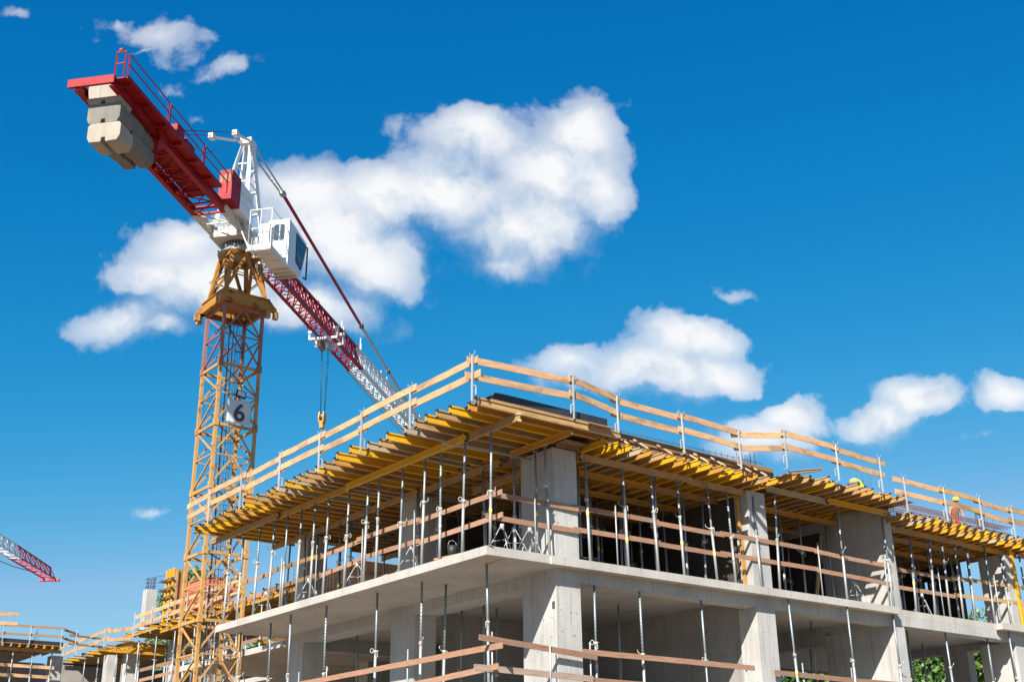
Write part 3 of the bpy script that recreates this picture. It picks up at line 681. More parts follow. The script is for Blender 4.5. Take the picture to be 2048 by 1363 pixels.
for i, (x0, x1, y, z, c, lb) in enumerate([(3.9, 8.8, 0.40, 3.2, 'tan', 'first right bay, left piece'), (8.6, 12.35, 0.52, 3.2, 'tan', 'first right bay, right piece'), (12.3, 15.8, 0.28, 3.45, 'greywood', 'middle right bay, left piece'), (15.55, 19.25, 0.16, 3.45, 'yellow', 'middle right bay, right piece'),
        (19.3, 24.6, 0.5, 3.02, 'tan', 'far right bay, left piece'), (24.4, 28.6, 0.62, 3.02, 'amber', 'far right bay, middle piece'), (28.5, 29.6, 0.5, 3.02, 'tan', 'far right bay, right piece')]):
    hbeam((x0, y, z), (x1, y, z), c, f'{CNAME[c]} main beam under the joists of the {lb}', 'main beams of the right bays', 'main_beam')
for i, (x0, x1, y, z, lb) in enumerate([(3.9, 8.6, 1.85, 3.2, 'first right bay, second row left piece'), (8.5, 11.6, 1.9, 3.2, 'first right bay, second row right piece'), (4, 11.5, 3.6, 3.2, 'first right bay, third row'), (4, 11.5, 5.6, 3.2, 'first right bay, fourth row'),
        (12.6, 18.9, 2.38, 3.45, 'middle right bay, second row'), (12.6, 18.9, 4.4, 3.45, 'middle right bay, third row'), (12.6, 18.9, 6.4, 3.45, 'middle right bay, fourth row'),
        (19.6, 27.0, 1.6, 3.02, 'far right bay, second row'), (19.6, 27.0, 3.2, 3.02, 'far right bay, third row'), (19.6, 27.0, 5.2, 3.02, 'far right bay, fourth row'), (19.6, 27.0, 6.6, 3.02, 'far right bay, fifth row')]):
    hbeam((x0, y, z), (x1, y, z), 'tan' if i % 2 else 'amber', f'shaded main beam of the {lb}', 'inner main beams of the right bays', 'main_beam', i % 3 == 0)

# ------------------------------------------------------------------ deck sheets, edge boards and shutters
def single(name, mb, mat, label, cat, group=None, kind=None, loc=(0, 0, 0)):
    return tag(mb.build(name, mat, None, loc), label, cat, group, kind)
single('deck_plywood', MB().box((-0.68, -1.17, 3.8), (3.9, 7.9, 3.83)).box((-0.6, 7.902, 3.8), (3.9, 12.4, 3.83)).box((-0.42, 12.402, 3.8), (3.9, 17.95, 3.83)), 'ply', 'plywood deck sheet over the corner and left eave joists', 'plywood deck')
single('deck_plywood', MB().box((3.902, 3.2, 3.802), (12.4, 17.9, 3.832)), 'ply', 'plywood deck sheet deep behind the left eave', 'plywood deck')
single('deck_plywood', MB().box((3.95, -0.12, 3.6), (12.3, 6.5, 3.625)), 'ply', 'plywood deck sheet over the first right bay', 'plywood deck')
single('deck_plywood', MB().box((12.42, -0.78, 3.85), (19.5, 16.5, 3.88)), 'ply', 'plywood deck sheet over the middle right bay', 'plywood deck')
single('deck_plywood', MB().box((19.0, 0.05, 3.42), (29.1, 7.3, 3.45)), 'ply', 'plywood deck sheet over the far right bay', 'plywood deck')
up = MB().box((-0.35, -0.92, 3.83), (3.9, -0.88, 4.16)).box((-0.39, -0.92, 3.83), (-0.352, 17.7, 4.10))
single('edge_board', up, 'darkply', 'dark film faced upstand board round the corner of the deck', 'edge board')
sh = MB().box((3.92, -0.11, 3.63), (12.35, -0.085, 4.16)).bar((3.95, -0.14, 3.95), (12.3, -0.14, 3.95), 0.05, 0.08)
single('edge_shutter', sh, 'plybrown', 'brown upright shutter board behind the joist ends of the first right bay', 'shutter')
single('edge_shutter', MB().box((19.45, 0.0, 3.46), (29.1, 0.03, 3.62)), 'plybrown', 'low brown shutter board at the far right deck edge', 'shutter')
for i, x in enumerate([4.95, 5.8, 6.85, 8.0, 8.5, 9.3, 10.55, 11.3]):
    b = MB().bar((0, 0, 0), (-0.12 + rnd.uniform(-.05, .05), 0.55, 0.42), 0.08, 0.05)
    single('raking_strut', b, 'pine', f'short pale timber strut leaning on the brown shutter, {nth(i + 1)} from the corner column', 'strut', 'raking struts of the shutter', loc=(x, -0.7, 3.62))
# long grey tube slung under the corner joists
single('scaffold_tube', MB().tube((-0.3, 1.75, 3.33), (2.75, 1.35, 3.24), 0.03, 8), 'galv', 'long grey tube slung slanting under the corner joists', 'tube')
# loose planks at the bay step
pk = MB().bar((0, 0, 0), (1.3, -0.35, 0.22), 0.16, 0.03).bar((0.1, -0.05, -0.1), (1.35, -0.36, 0.19), 0.14, 0.03)
single('loose_plank', pk, 'ply', 'two loose planks crossing at the step between first and middle right bays', 'plank', loc=(12.1, -1.0, 3.82))

# ------------------------------------------------------------------ guard posts and guard boards on the deck
def guard_post_meshes():
    a = MB().bar((0, 0, 0), (0, 0, 1.33), 0.042, 0.042, (0, 1, 0)).mesh('guard tube', 'steelpale')
    d = MB().bar((0, 0, 0.0), (0.16, 0, 0.0), 0.04, 0.02).mesh('guard hook', 'steelpale')
    b = MB().bar((0.02, 0, 0.46), (0.13, 0, 0.46), 0.03, 0.03).bar((0.13, 0, 0.475), (0.13, 0, 0.2), 0.03, 0.03, (0, 1, 0)).mesh('guard bracket', 'steelpale')
    c = MB().tube((0, -0.11, 1.34), (0, 0.11, 1.34), 0.009, 6).tube((0, -0.11, 1.34), (0, -0.12, 1.43), 0.007, 6).tube((0, 0.11, 1.34), (0, 0.12, 1.43), 0.007, 6).mesh('guard fork', 'steelpale')
    return a, b, c, d
GA, GB, GC, GD = guard_post_meshes()
def guard_post(x, y, z, rz, label, group):
    t = thing('guard_post', label, 'guard post', group=group, mat=Matrix.Translation((x, y, z)) @ Matrix.Rotation(rz, 4, 'Z') @ Matrix.Rotation(rnd.uniform(-.015, .015), 4, 'X'))
    put('tube', GA, t); put('clamp_bracket', GB, t); put('top_fork', GC, t); put('foot_hook', GD, t)
LP = [(-1.32, 3.57), (1.78, 3.56), (4.55, 3.52), (7.19, 3.5), (9.95, 3.48), (12.94, 3.42), (15.6, 3.4)]
for i, (y, z) in enumerate(LP):
    guard_post(-1.45, y, z, 0, 'pale steel guard post at the very corner of the upper deck' if i == 0 else f'pale steel guard post along the left deck edge, {nth(i + 1)} counted from the corner', 'guard posts of the left deck edge')
RP = [(2.33, 3.8), (4.4, 3.70), (7.22, 3.66), (9.87, 3.58), (11.8, 3.84), (14.55, 3.83), (17.04, 3.78), (18.42, 3.25), (20.93, 3.24), (23.32, 3.2), (25.57, 3.12), (28.1, 3.1)]
for i, (x, z) in enumerate(RP):
    guard_post(x, -0.86 if 1 <= i <= 3 else -1.2, z, math.pi / 2, f'pale steel guard post along the right deck edge, {nth(i + 1)} right of the corner post', 'guard posts of the right deck edge')
BM = {}
def board(p, q, mat, label, group, h_=0.17, th=0.03, name='guard_board', cat='guard board', up=(0, 0, 1)):
    L = (Vector(q) - Vector(p)).length
    b = MB(); n = max(4, int(L / 0.5)); sag = rnd.uniform(-0.02, 0.02)
    vs = []
    for k in range(n + 1):
        u = k / n; zz = sag * 4 * u * (1 - u); j = rnd.uniform(-.004, .004)
        vs += [(L * u, -th / 2, -h_ / 2 + zz + j), (L * u, th / 2, -h_ / 2 + zz + j), (L * u, th / 2, h_ / 2 + zz + j), (L * u, -th / 2, h_ / 2 + zz + j)]
    fs = [(3, 2, 1, 0), tuple(4 * n + i for i in range(4))]
    for k in range(n):
        o = 4 * k
        for i in range(4): fs.append((o + i, o + (i + 1) % 4, o + 4 + (i + 1) % 4, o + 4 + i))
    b.add(vs, fs)
    o = put(name, b.mesh('board', mat), None, mat=axis_mat(p, q, up))
    return tag(o, label, cat, group)
def run(pts, zo, over, off, mats, lab, group, h_=0.17):
    for i, (a, b) in enumerate(zip(pts[:-1], pts[1:])):
        a = Vector(a) + Vector((0, 0, zo)); b = Vector(b) + Vector((0, 0, zo)); d = (b - a).normalized()
        o = Vector(off) * (1 if i % 2 == 0 else 0.1) + Vector((0, 0, 0.03 if i % 2 else -0.02))
        board(a - d * over * rnd.uniform(.5, 1.3) + o, b + d * over * rnd.uniform(.5, 1.3) + o, mats[i % len(mats)], lab(i), group, h_)
lpts = [(-1.40, y, z + 1.33) for y, z in LP] + [(-1.40, 17.6, 4.66)]
for k, (zo, nm) in enumerate(((-0.1, 'upper'), (-0.54, 'lower'))):
    run(lpts, zo, 0.22, (0.045, 0, 0), ['pine', 'pine', 'pine'], lambda i: f'long pine guard board, {nm} rail of the left deck edge, {nth(i + 1)} from the corner', 'guard boards of the left deck edge', 0.2)
r1 = [(-1.35, -1.26, 4.92), (2.33, -1.15, 5.12), (4.4, -0.81, 5.03), (7.22, -0.81, 4.99), (9.87, -0.81, 4.91), (11.8, -1.15, 5.15), (14.55, -1.15, 5.14), (17.3, -1.15, 5.07)]
r2 = [(18.2, -1.15, 4.56), (20.93, -1.15, 4.55), (23.32, -1.15, 4.5), (25.57, -1.15, 4.43), (28.1, -1.15, 4.4), (29.3, -1.15, 4.4)]
for zo, nm in ((-0.1, 'upper'), (-0.56, 'lower')):
    run(r1, zo, 0.2, (0, 0.045, 0), ['pine', 'pine', 'pine'], lambda i: f'pine guard board, {nm} rail over the right front, {nth(i + 1)} span right of the corner', 'guard boards of the right deck edge', 0.2)
    run(r2, zo, 0.25, (0, 0.045, 0), ['pine', 'tan'], lambda i: f'pine guard board, {nm} rail over the far right bay, {nth(i + 1)} from its left', 'guard boards of the far right deck edge', 0.19)
# guard boards inside the upper storey
for zt, nm in ((1.62, 'upper'), (0.95, 'lower')):
    pts = [(0.55, 0.15, zt + .02), (0.55, 4.4, zt - .02), (0.55, 7.8, zt + .02), (0.6, 10.6, zt - .05), (0.6, 14.3, zt - .04), (0.6, 17.6, zt)]
    run(pts, 0, 0.15, (0.035, 0, 0), ['redwood', 'redwood', 'redwood', 'plybrown'], lambda i: f'reddish guard board, {nm} rail behind the left props, {nth(i + 1)} from the corner', 'guard boards behind the left props', 0.15)
    pts = [(0.45, 0.47, zt + .03), (3.6, 0.36, zt), (7.0, 0.36, zt + .02), (10.0, 0.36, zt + .02), (14.9, 0.38, zt + .04), (18.85, 0.3, zt - .05)]
    run(pts, 0, 0.12, (0, -0.035, 0), ['redwood', 'redwood', 'redwood', 'redwood'], lambda i: f'reddish guard board, {nm} rail on the right slab edge, {nth(i + 1)} from the corner', 'guard boards on the right slab edge', 0.15)
    pts = [(19.5, 0.62, zt), (23.6, 0.62, zt), (28.6, 0.34, zt + .03)]
    run(pts, 0, 0.12, (0, 0.035, 0), ['redwood', 'tan'], lambda i: f'weathered guard board, {nm} rail in the far right bay, {nth(i + 1)} span from the wall pier', 'guard boards of the far right bay', 0.15)
TP = MB().tube((0, 0, 0), (0, 0, 1.95), 0.024, 8).mesh('thin post', 'galv')
def thin_post(x, y, z, label):
    t = put('rail_post', TP, None, (x, y, z)); tag(t, label, 'rail post', 'thin posts of the guard boards')
for i, (x, y, z) in enumerate([(2.0, 0.3, 0.0), (5.2, 0.3, 0), (14.9, 0.31, 0), (18.6, 0.22, 0), (22.5, 0.55, 0), (25.9, 0.22, 0)]):
    thin_post(x, y, z, f'thin steel post behind the guard boards of the right slab edge, {nth(i + 1)} from the corner')
for i, (x, y, z) in enumerate([(0.48, 4.4, 0), (0.48, 7.5, 0), (0.5, 10.6, 0), (0.5, 13.2, 0)]):
    thin_post(x, y, z, f'thin steel post behind the guard boards of the left slab edge, {nth(i + 1)} from the corner')
# lower storey guard boards
LB = [((0.3, -0.3, -2.72), (0.3, 4.6, -2.72), 'redwood', 'upper rail on the left, span nearest the corner'), ((0.33, 4.2, -2.70), (0.33, 11.6, -2.70), 'redwood', 'upper rail on the left, far span'),
      ((0.3, -0.1, -3.24), (0.3, 4.2, -3.36), 'redwood', 'lower rail on the left, span nearest the corner'), ((0.33, 3.9, -3.36), (0.33, 11.6, -3.36), 'redwood', 'lower rail on the left, far span'),
      ((-0.12, 0.2, -2.48), (4.12, 0.2, -2.74), 'redwood', 'upper rail on the right, tilted span at the corner'), ((3.6, 0.26, -2.60), (10.95, 0.26, -2.62), 'redwood', 'upper rail on the right, span past the corner column'),
      ((11.9, 0.26, -2.70), (19.0, 0.26, -2.72), 'redwood', 'upper rail on the right, span in the middle bay')]
for p, q, m, lb in LB: board(p, q, m, f'reddish lower storey guard board, {lb}', 'guard boards of the lower storey', 0.16)
board((-0.3, 0.18, -3.28), (3.92, 0.18, -3.36), 'greyplank', 'pale worn guard board in the lower storey, lower rail at the corner', 'guard boards of the lower storey', 0.17)
board((3.7, 0.24, -3.38), (8.9, 0.24, -3.38), 'redwood', 'reddish guard board in the lower storey, lower rail right of the corner column', 'guard boards of the lower storey', 0.16)
for i, (x, y) in enumerate([(0.35, 0.24), (2.33, 0.16), (3.95, 0.3), (8.75, 0.3), (10.6, 0.3), (13.4, 0.3), (16.0, 0.3)]):
    thin_post(x, y, -4.25, f'thin steel post of the lower right guard boards, {nth(i + 1)} from the corner')
for i, (x, y) in enumerate([(0.36, 4.45), (0.36, 9.3), (0.36, 11.2)]):
    thin_post(x, y, -4.25, f'thin steel post of the lower left guard boards, {nth(i + 1)} from the corner')

# ------------------------------------------------------------------ the tower crane
CX, CY, CZ = 2.75, 23.98, -8.75
AZ = R(41.5)
JU = Vector((math.cos(AZ), math.sin(AZ), 0)); JN = Vector((-math.sin(AZ), math.cos(AZ), 0))
crane = thing('tower_crane', 'red and white tower crane with concrete ballast and white cab on an ochre lattice mast', 'crane', (CX, CY, CZ))
def T(a, b, z):
    p = JU * a + JN * b
    return (p.x - 0.05, p.y + 0.02, z - CZ)
UPZ = (0, 0, 1)
HS = 0.975
def mast_section(mat):
    b = MB()
    c = [(-HS, -HS), (HS, -HS), (HS, HS), (-HS, HS)]
    zt, zm = 2.94, 1.47
    for x, y in c:
        b.bar((x, y, 0), (x, y, zt), 0.14, 0.14, (0, 1, 0))
        b.bar((x, y, -0.17), (x, y, 0.17), 0.21, 0.21, (0, 1, 0))
    for k in range(4):
        p = Vector((*c[k], 0)); q = Vector((*c[(k + 1) % 4], 0)); mid = (p + q) / 2
        z = lambda v, h: (v.x, v.y, h)
        b.bar(z(p, zt - .05), z(q, zt - .05), 0.09, 0.13); b.bar(z(p, zm), z(q, zm), 0.06, 0.06)
        if k in (0, 2):
            for e in (p, q):
                b.bar(z(mid, zt - .08), z(e, zm + .06), 0.068, 0.068); b.bar(z(mid, zm - .03), z(e, 0.1), 0.068, 0.068)
        else:
            e0, e1 = (q, p) if k == 3 else (p, q)
            if k == 3: e0, e1 = p, q
            else: e0, e1 = q, p
            b.bar(z(e0, zt - .12), z(e1, zm + .05), 0.068, 0.068); b.bar(z(e1, zm - .05), z(e0, 0.12), 0.068, 0.068)
    b.bar((-HS, -HS, zt - .06), (HS, HS, zt - .06), 0.06, 0.06)
    return b.mesh('mast section', mat)
def ladder_mesh():
    b = MB()
    for s in (-.17, .17): b.bar((0.15 + s, 0.35, 0), (0.15 + s, 0.35, 2.94), 0.03, 0.03, (0, 1, 0))
    for k in range(10): b.bar((-0.02, 0.35, 0.14 + k * .29), (0.32, 0.35, 0.14 + k * .29), 0.02, 0.02)
    return b.mesh('mast ladder', 'steeldark')
def cage_mesh():
    b = MB()
    for k in range(3):
        zz = 0.4 + k * 0.95
        pts = [(0.15 + 0.38 * math.cos(a), 0.35 - 0.02 + 0.62 * math.sin(a), zz) for a in [math.pi * (1 + i / 8) for i in range(9)]]
        b.path(pts, 0.012, 5)
    for xx in (-.23, .15, .53): b.bar((xx, .35 - .02 - (.62 if xx == .15 else 0), .4), (xx, .35 - .02 - (.62 if xx == .15 else 0), 2.3), .015, .015, (0, 1, 0))
    return b.mesh('ladder hoops', 'steeldark')
MS, MSP, ML, MC = mast_section('mast'), mast_section('mastpink'), ladder_mesh(), cage_mesh()
SEC = []
for k in range(9):
    z = 12.94 - 2.94 * k
    s_ = put('mast_section', MSP if k == 0 else MS, crane, (0, 0, z - CZ))
    if k == 0: s_['label'] = 'faded pink uppermost mast section'
    put('ladder', ML, s_); put('ladder_hoops', MC, s_)
    SEC.append(s_)
# supply cable and landing frames inside the mast
cbl = MB().path([(-0.55, -0.75, z - CZ) for z in (15.5, 10, 4, -2, -8.5)], 0.022, 6)
cbl.build('supply_cable', 'black', crane)
cbl = MB().path([(-0.35 + 0.05 * math.sin(z), -0.72, z - CZ) for z in (15.5, 9, 3, -3, -8.5)], 0.02, 6)
cbl.build('supply_cable', 'bluenet', crane)
b = MB().box((-1.6, -1.6, 0), (1.6, 1.6, 0.6)); b.build('foundation', 'conc', crane)
# climbing collar: four deep girders in a pinwheel, drooping ends with lugs
def girder(p, q, ext, zb, hh, mat='mastrust'):
    p = Vector(p); q = Vector(q); d = (q - p).normalized(); s_ = Vector((d.y, -d.x, 0)) * 0.07
    poly = [p - s_ + Vector((0, 0, zb)), q - s_ + Vector((0, 0, zb)), q - s_ + d * ext + Vector((0, 0, zb)), q - s_ + d * ext + Vector((0, 0, zb + 0.16)), q - s_ + Vector((0, 0, zb + hh)), p - s_ + Vector((0, 0, zb + hh))]
    b = MB().prism(poly, s_ * 2)
    b.bar(p + Vector((0, 0, zb + hh - .02)), q + Vector((0, 0, zb + hh - .02)), 0.26, 0.05)
    b.bar(p + Vector((0, 0, zb + .02)), q + d * ext + Vector((0, 0, zb + .02)), 0.26, 0.05)
    e = q + d * (ext - 0.02)
    g_ = b.build('collar_girder', mat, crane)
    l = MB().box((e.x - .11, e.y - .11, zb - 0.36), (e.x + .11, e.y + .11, zb - 0.0)); l.build('lug', 'mast', g_)
Gz = 15.95 - CZ
A_ = 1.16
girder((-A_ - .1, -A_, 0), (A_, -A_, 0), 0.42, Gz, 0.56); girder((-A_, -A_ + .1, 0), (-A_, A_, 0), 0.42, Gz, 0.56)
girder((A_ + .1, A_, 0), (-A_, A_, 0), 0.3, Gz, 0.56); girder((A_, A_ - .1, 0), (A_, -A_ + .1, 0), 0.1, Gz, 0.56)
MB().box((-0.95, -0.95, Gz + .3), (0.95, 0.95, Gz + .34)).build('collar_floor', 'mastrust', crane)
# tapering head of the mast
b = MB(); z0, z1 = 16.4 - CZ, 18.82 - CZ; a0, a1 = 1.02, 0.70
cs = [(-1, -1), (1, -1), (1, 1), (-1, 1)]
for sx, sy in cs: b.bar((sx * a0, sy * a0, z0), (sx * a1, sy * a1, z1), 0.17, 0.17, (0, 1, 0))
for k in range(4):
    p, q = cs[k], cs[(k + 1) % 4]; mx, my = (p[0] + q[0]) / 2 * a1, (p[1] + q[1]) / 2 * a1
    for e in (p, q): b.bar((mx, my, z1 - .1), (e[0] * a0, e[1] * a0, z0 + .3), 0.13, 0.13, (0, 1, 0))
    b.bar((p[0] * a1, p[1] * a1, z1), (q[0] * a1, q[1] * a1, z1), 0.2, 0.2)
    b.bar((p[0] * .86, p[1] * .86, z0 + 1.2), (q[0] * .86, q[1] * .86, z0 + 1.2), 0.05, 0.05)
b.build('mast_head', 'mastrust', crane)
MB().path([(p[0] * 1.02, p[1] * 1.02, z0 + 1.25) for p in cs + cs[:1]], 0.02, 6).build('guard_rail', 'mast', crane)
# slewing ring
def disc(z0, z1, r0, r1, n=28): return MB().tube((-0.05, 0.02, z0 - CZ), (-0.05, 0.02, z1 - CZ), r0, n, r1)
sr = disc(18.93, 19.02, 1.02, 1.02).tube((-0.05, 0.02, 19.02 - CZ), (-0.05, 0.02, 19.32 - CZ), 0.88, 28, 0.82)
for k in range(14):
    a = k * math.pi / 7
    p = Vector((-.05 + .9 * math.cos(a), .02 + .9 * math.sin(a), 0)); q = Vector((-.05 + 1.0 * math.cos(a), .02 + 1.0 * math.sin(a), 0))
    sr.bar((p.x, p.y, 19.14 - CZ), (q.x, q.y, 19.10 - CZ), 0.03, 0.22)
sr.build('slewing_base', 'ringgrey', crane)
br_ = disc(19.32, 19.5, 0.80, 0.80)
br_.build('slewing_bearing', 'black', crane)
bo = MB()
for k in range(36):
    a = k * math.pi / 18; x, y = -.05 + .86 * math.cos(a), .02 + .86 * math.sin(a)
    bo.tube((x, y, 19.3 - CZ), (x, y, 19.46 - CZ), 0.022, 6)
bo.build('bearing_bolt', 'ringgrey', crane)['kind'] = 'stuff'
def jbox(a0, a1, n0, n1, z0, z1, mb=None):
    mb = mb or MB()
    v = [T(a, n_, z) for z in (z0, z1) for (a, n_) in ((a0, n0), (a1, n0), (a1, n1), (a0, n1))]
    return mb.add(v, [(0, 3, 2, 1), (4, 5, 6, 7), (0, 1, 5, 4), (1, 2, 6, 5), (2, 3, 7, 6), (3, 0, 4, 7)])
tt = jbox(-1.3, 1.15, -0.95, 1.0, 19.5, 19.72)
jbox(-1.15, 1.0, -0.8, 0.85, 19.72, 20.1, tt); tt.build('turntable', 'cream', crane)
# counter-jib: two deep beams, lattice between, deck, railings
def jbar(b, p, q, w_, h): return b.bar(T(*p), T(*q), w_, h)
def cjbeams(a0, a1, mat):
    b = MB()
    for n_ in (1.02, -0.48):
        jbar(b, (a0, n_, 19.78), (a1, n_, 19.78), 0.22, 0.05); jbar(b, (a0, n_, 20.18), (a1, n_, 20.18), 0.22, 0.05); jbar(b, (a0, n_, 19.98), (a1, n_, 19.98), 0.05, 0.38)
    return b.build('counter_jib_beam', mat, crane)
cjbeams(-13.9, -3.1, 'red'); cjbeams(-3.1, -0.9, 'cream')
def cjlat(a0, a1, step, mat, z=19.8):
    b = MB(); a = a0; s_ = 1
    while a < a1 - 0.05:
        e = min(a + step, a1)
        jbar(b, (a, 1.0 if s_ > 0 else -.45, z), (e, -.45 if s_ > 0 else 1.0, z), 0.05, 0.05)
        jbar(b, (a, 1.0, z + .02), (a, -.45, z + .02), 0.06, 0.06)
        a = e; s_ = -s_
    jbar(b, (a1, 1.0, z + .02), (a1, -.45, z + .02), 0.1, 0.1)
    return b.build('counter_jib_lattice', mat, crane)
cjlat(-9.6, -3.1, 1.1, 'red'); cjlat(-3.1, -1.0, 1.05, 'cream')
cjlat(-9.6, -3.1, 1.6, 'red', 20.12)
eb = MB(); jbar(eb, (-13.95, -0.62, 20.03), (-13.95, 1.35, 20.03), 0.12, 0.36); eb.build('end_beam', 'red', crane)
dk = jbox(-13.9, -4.9, -1.12, -0.62, 20.06, 20.1)
for a in (-13.5, -12, -10.5, -9, -7.5, -6): jbox(a, a + .06, -1.1, -0.6, 19.9, 20.06, dk)
jbox(-13.9, -4.9, -1.14, -1.10, 20.02, 20.2, dk)
wk = dk.build('walkway', 'red', crane)
wp = jbox(-10.2, -4.0, -0.36, 0.9, 20.24, 20.27); wp.build('deck_plate', 'red', crane)
def railing(pts_a, n_, z0, z1, name, mat, parent):
    b = MB()
    for a in pts_a: b.bar(T(a, n_, z0), T(a, n_, z1), 0.045, 0.045, (1, 0, 0))
    for z in (z1, (z0 + z1) / 2 + .05): b.bar(T(pts_a[0], n_, z), T(pts_a[-1], n_, z), 0.04, 0.04)
    return b.build(name, mat, parent)
railing([-13.9, -10.45], -1.12, 20.1, 21.12, 'railing', 'red', crane)
railing([-10.25, -6.95], -1.12, 20.1, 21.12, 'railing', 'red', crane)
railing([-6.8, -4.3], -1.12, 20.1, 21.12, 'railing', 'red', crane)
lg = MB()
for n_ in (-0.62, -1.0): lg.bar(T(-14.0, n_, 20.1), T(-14.0, n_, 21.25), 0.045, 0.045, (1, 0, 0))
for z in (21.22, 20.68): lg.bar(T(-14.0, -0.62, z), T(-14.0, -1.0, z), 0.04, 0.04)
jbox(-14.05, -13.95, -.86, -.72, 21.25, 21.36, lg)
lg.build('end_ladder', 'red', crane)
# ballast blocks: three stacks of three, notched below
def block(a0, a1, nc, zt, hh, mat):
    wd = 0.70
    prof = [(-wd + .1, 0), (wd - .1, 0), (wd, -.12), (wd, -hh + .24), (wd - .11, -hh + .02), (.10, -hh), (.08, -hh + .2), (-.08, -hh + .2), (-.10, -hh), (-wd + .11, -hh + .02), (-wd, -hh + .24), (-wd, -.12)]
    poly = [T(a0, nc + x, zt + z) for x, z in prof]
    d = Vector(T(a1, nc, zt)) - Vector(T(a0, nc, zt))
    b = MB().prism(poly, d)
    o = b.build('ballast_block', mat, crane)
    md = o.modifiers.new('bevel', 'BEVEL'); md.width = 0.025; md.segments = 2; md.limit_method = 'ANGLE'
    return o
for s_, a in enumerate((-13.25, -12.1, -11.05)):
    zz = 20.42
    for k in range(3):
        hh = (0.98 - 0.06 * k) if s_ == 0 else (0.78 if s_ == 1 else 0.72)
        block(a, a + 1.02, 0.2 - 0.10 * k + (0.0, 0.12, 0.22)[s_], zz, hh, ['conc_cw', 'conc_cwd', 'conc_cw'][k] if s_ == 0 else 'conc_cwd')
        zz -= hh - .02
# winch cabinet, motors, white switch cabinet
wc = jbox(-3.45, -2.42, -0.95, -0.3, 20.3, 21.85)
wc.build('winch_cabinet', 'red', crane)
vents = MB()
for k in range(3): jbox(-3.462, -3.44, -.88 + k * .2, -.74 + k * .2, 21.2, 21.6, vents)
vents.build('vent', 'plybrown', crane)
b = jbox(-2.4, -0.9, -0.95, -0.35, 20.25, 21.75)
b.build('switch_cabinet', 'white', crane)
b = MB()
for z in (20.75, 21.25): jbox(-2.4, -0.9, -0.962, -0.95, z, z + .03, b)
b.build('cabinet_rib', 'cream', crane)
dr = MB().tube(T(-5.9, -.3, 20.75), T(-5.9, .8, 20.75), 0.42, 18); dr.build('winch_drum', 'steeldark', crane)
b = jbox(-8.85, -8.15, -.75, -.2, 20.28, 21.1); b.build('winch_motor', 'red', crane)
b = jbox(-7.9, -7.0, -.72, -.2, 20.28, 20.95); b.tube(T(-8.15, -.5, 20.7), T(-7.9, -.5, 20.7), .2, 12); b.build('winch_motor', 'red', crane)
b = jbox(-10.1, -9.5, -.7, .6, 19.5, 20.28); b.build('hanger_box', 'red', crane)
b = MB(); jbar(b, (-9.9, -.45, 19.8), (-9.9, -.45, 18.6), .12, .12); jbar(b, (-9.9, -.45, 18.65), (-9.9, 1.0, 18.65), .1, .1); jbar(b, (-9.9, 1.0, 19.8), (-9.9, 1.0, 18.6), .12, .12); b.build('ballast_hanger', 'red', crane)
# A-frame tower head
hd = MB(); ap = (0.12, 0, 25.35)
for (a, n_) in ((-1.35, .8), (-1.35, -.8), (0.85, .8), (0.85, -.8)):
    hd.bar(T(a, n_, 20.1), T(0.12 + .18 * (1 if a > 0 else -1), .2 * (1 if n_ > 0 else -1), 25.35), 0.15, 0.15, (1, 0, 0))
def lp(a, n_, z):
    t = (z - 20.1) / 5.25
    return (a + (0.12 + .18 * (1 if a > 0 else -1) - a) * t, n_ + (.2 * (1 if n_ > 0 else -1) - n_) * t, z)
for z in (21.6, 22.8, 24.0):
    c = [lp(-1.35, .8, z), lp(.85, .8, z), lp(.85, -.8, z), lp(-1.35, -.8, z)]
    for k in range(4): hd.bar(T(*c[k]), T(*c[(k + 1) % 4]), .06, .06)
for za, zb in ((20.2, 21.6), (21.6, 22.8), (22.8, 24.0)):
    hd.bar(T(*lp(-1.35, -.8, za)), T(*lp(.85, -.8, zb)), .06, .06); hd.bar(T(*lp(-1.35, .8, zb)), T(*lp(.85, .8, za)), .06, .06)
jbox(-.25, .5, -.3, .3, 25.3, 25.6, hd)
head = hd.build('tower_head', 'white', crane)
pl_ = MB()
for n_ in (-.16, .16): pl_.tube(T(.1, n_ - .05, 25.62), T(.1, n_ + .05, 25.62), .2, 14)
pl_.build('pulley', 'ringgrey', head)
for s_ in (1, -1):
    ar = MB(); ar.bar(T(-.15, .2 * s_, 25.45), T(-2.7, .62 * s_, 24.25), .11, .11); jbox(-2.95, -2.6, .62 * s_ - .12, .62 * s_ + .12, 24.1, 24.36, ar)
    ar.build('rear_arm', 'white', head)
    rp = MB().tube(T(-2.9, .62 * s_, 24.22), T(-9.6, .75 * s_, 20.35), .024, 6); rp.build('stay_rope', 'black', crane)
# hoist rope from the winch over the head
MB().tube(T(-5.9, .1, 21.1), T(.0, .1, 25.75), .016, 5).build('hoist_line', 'black', crane)
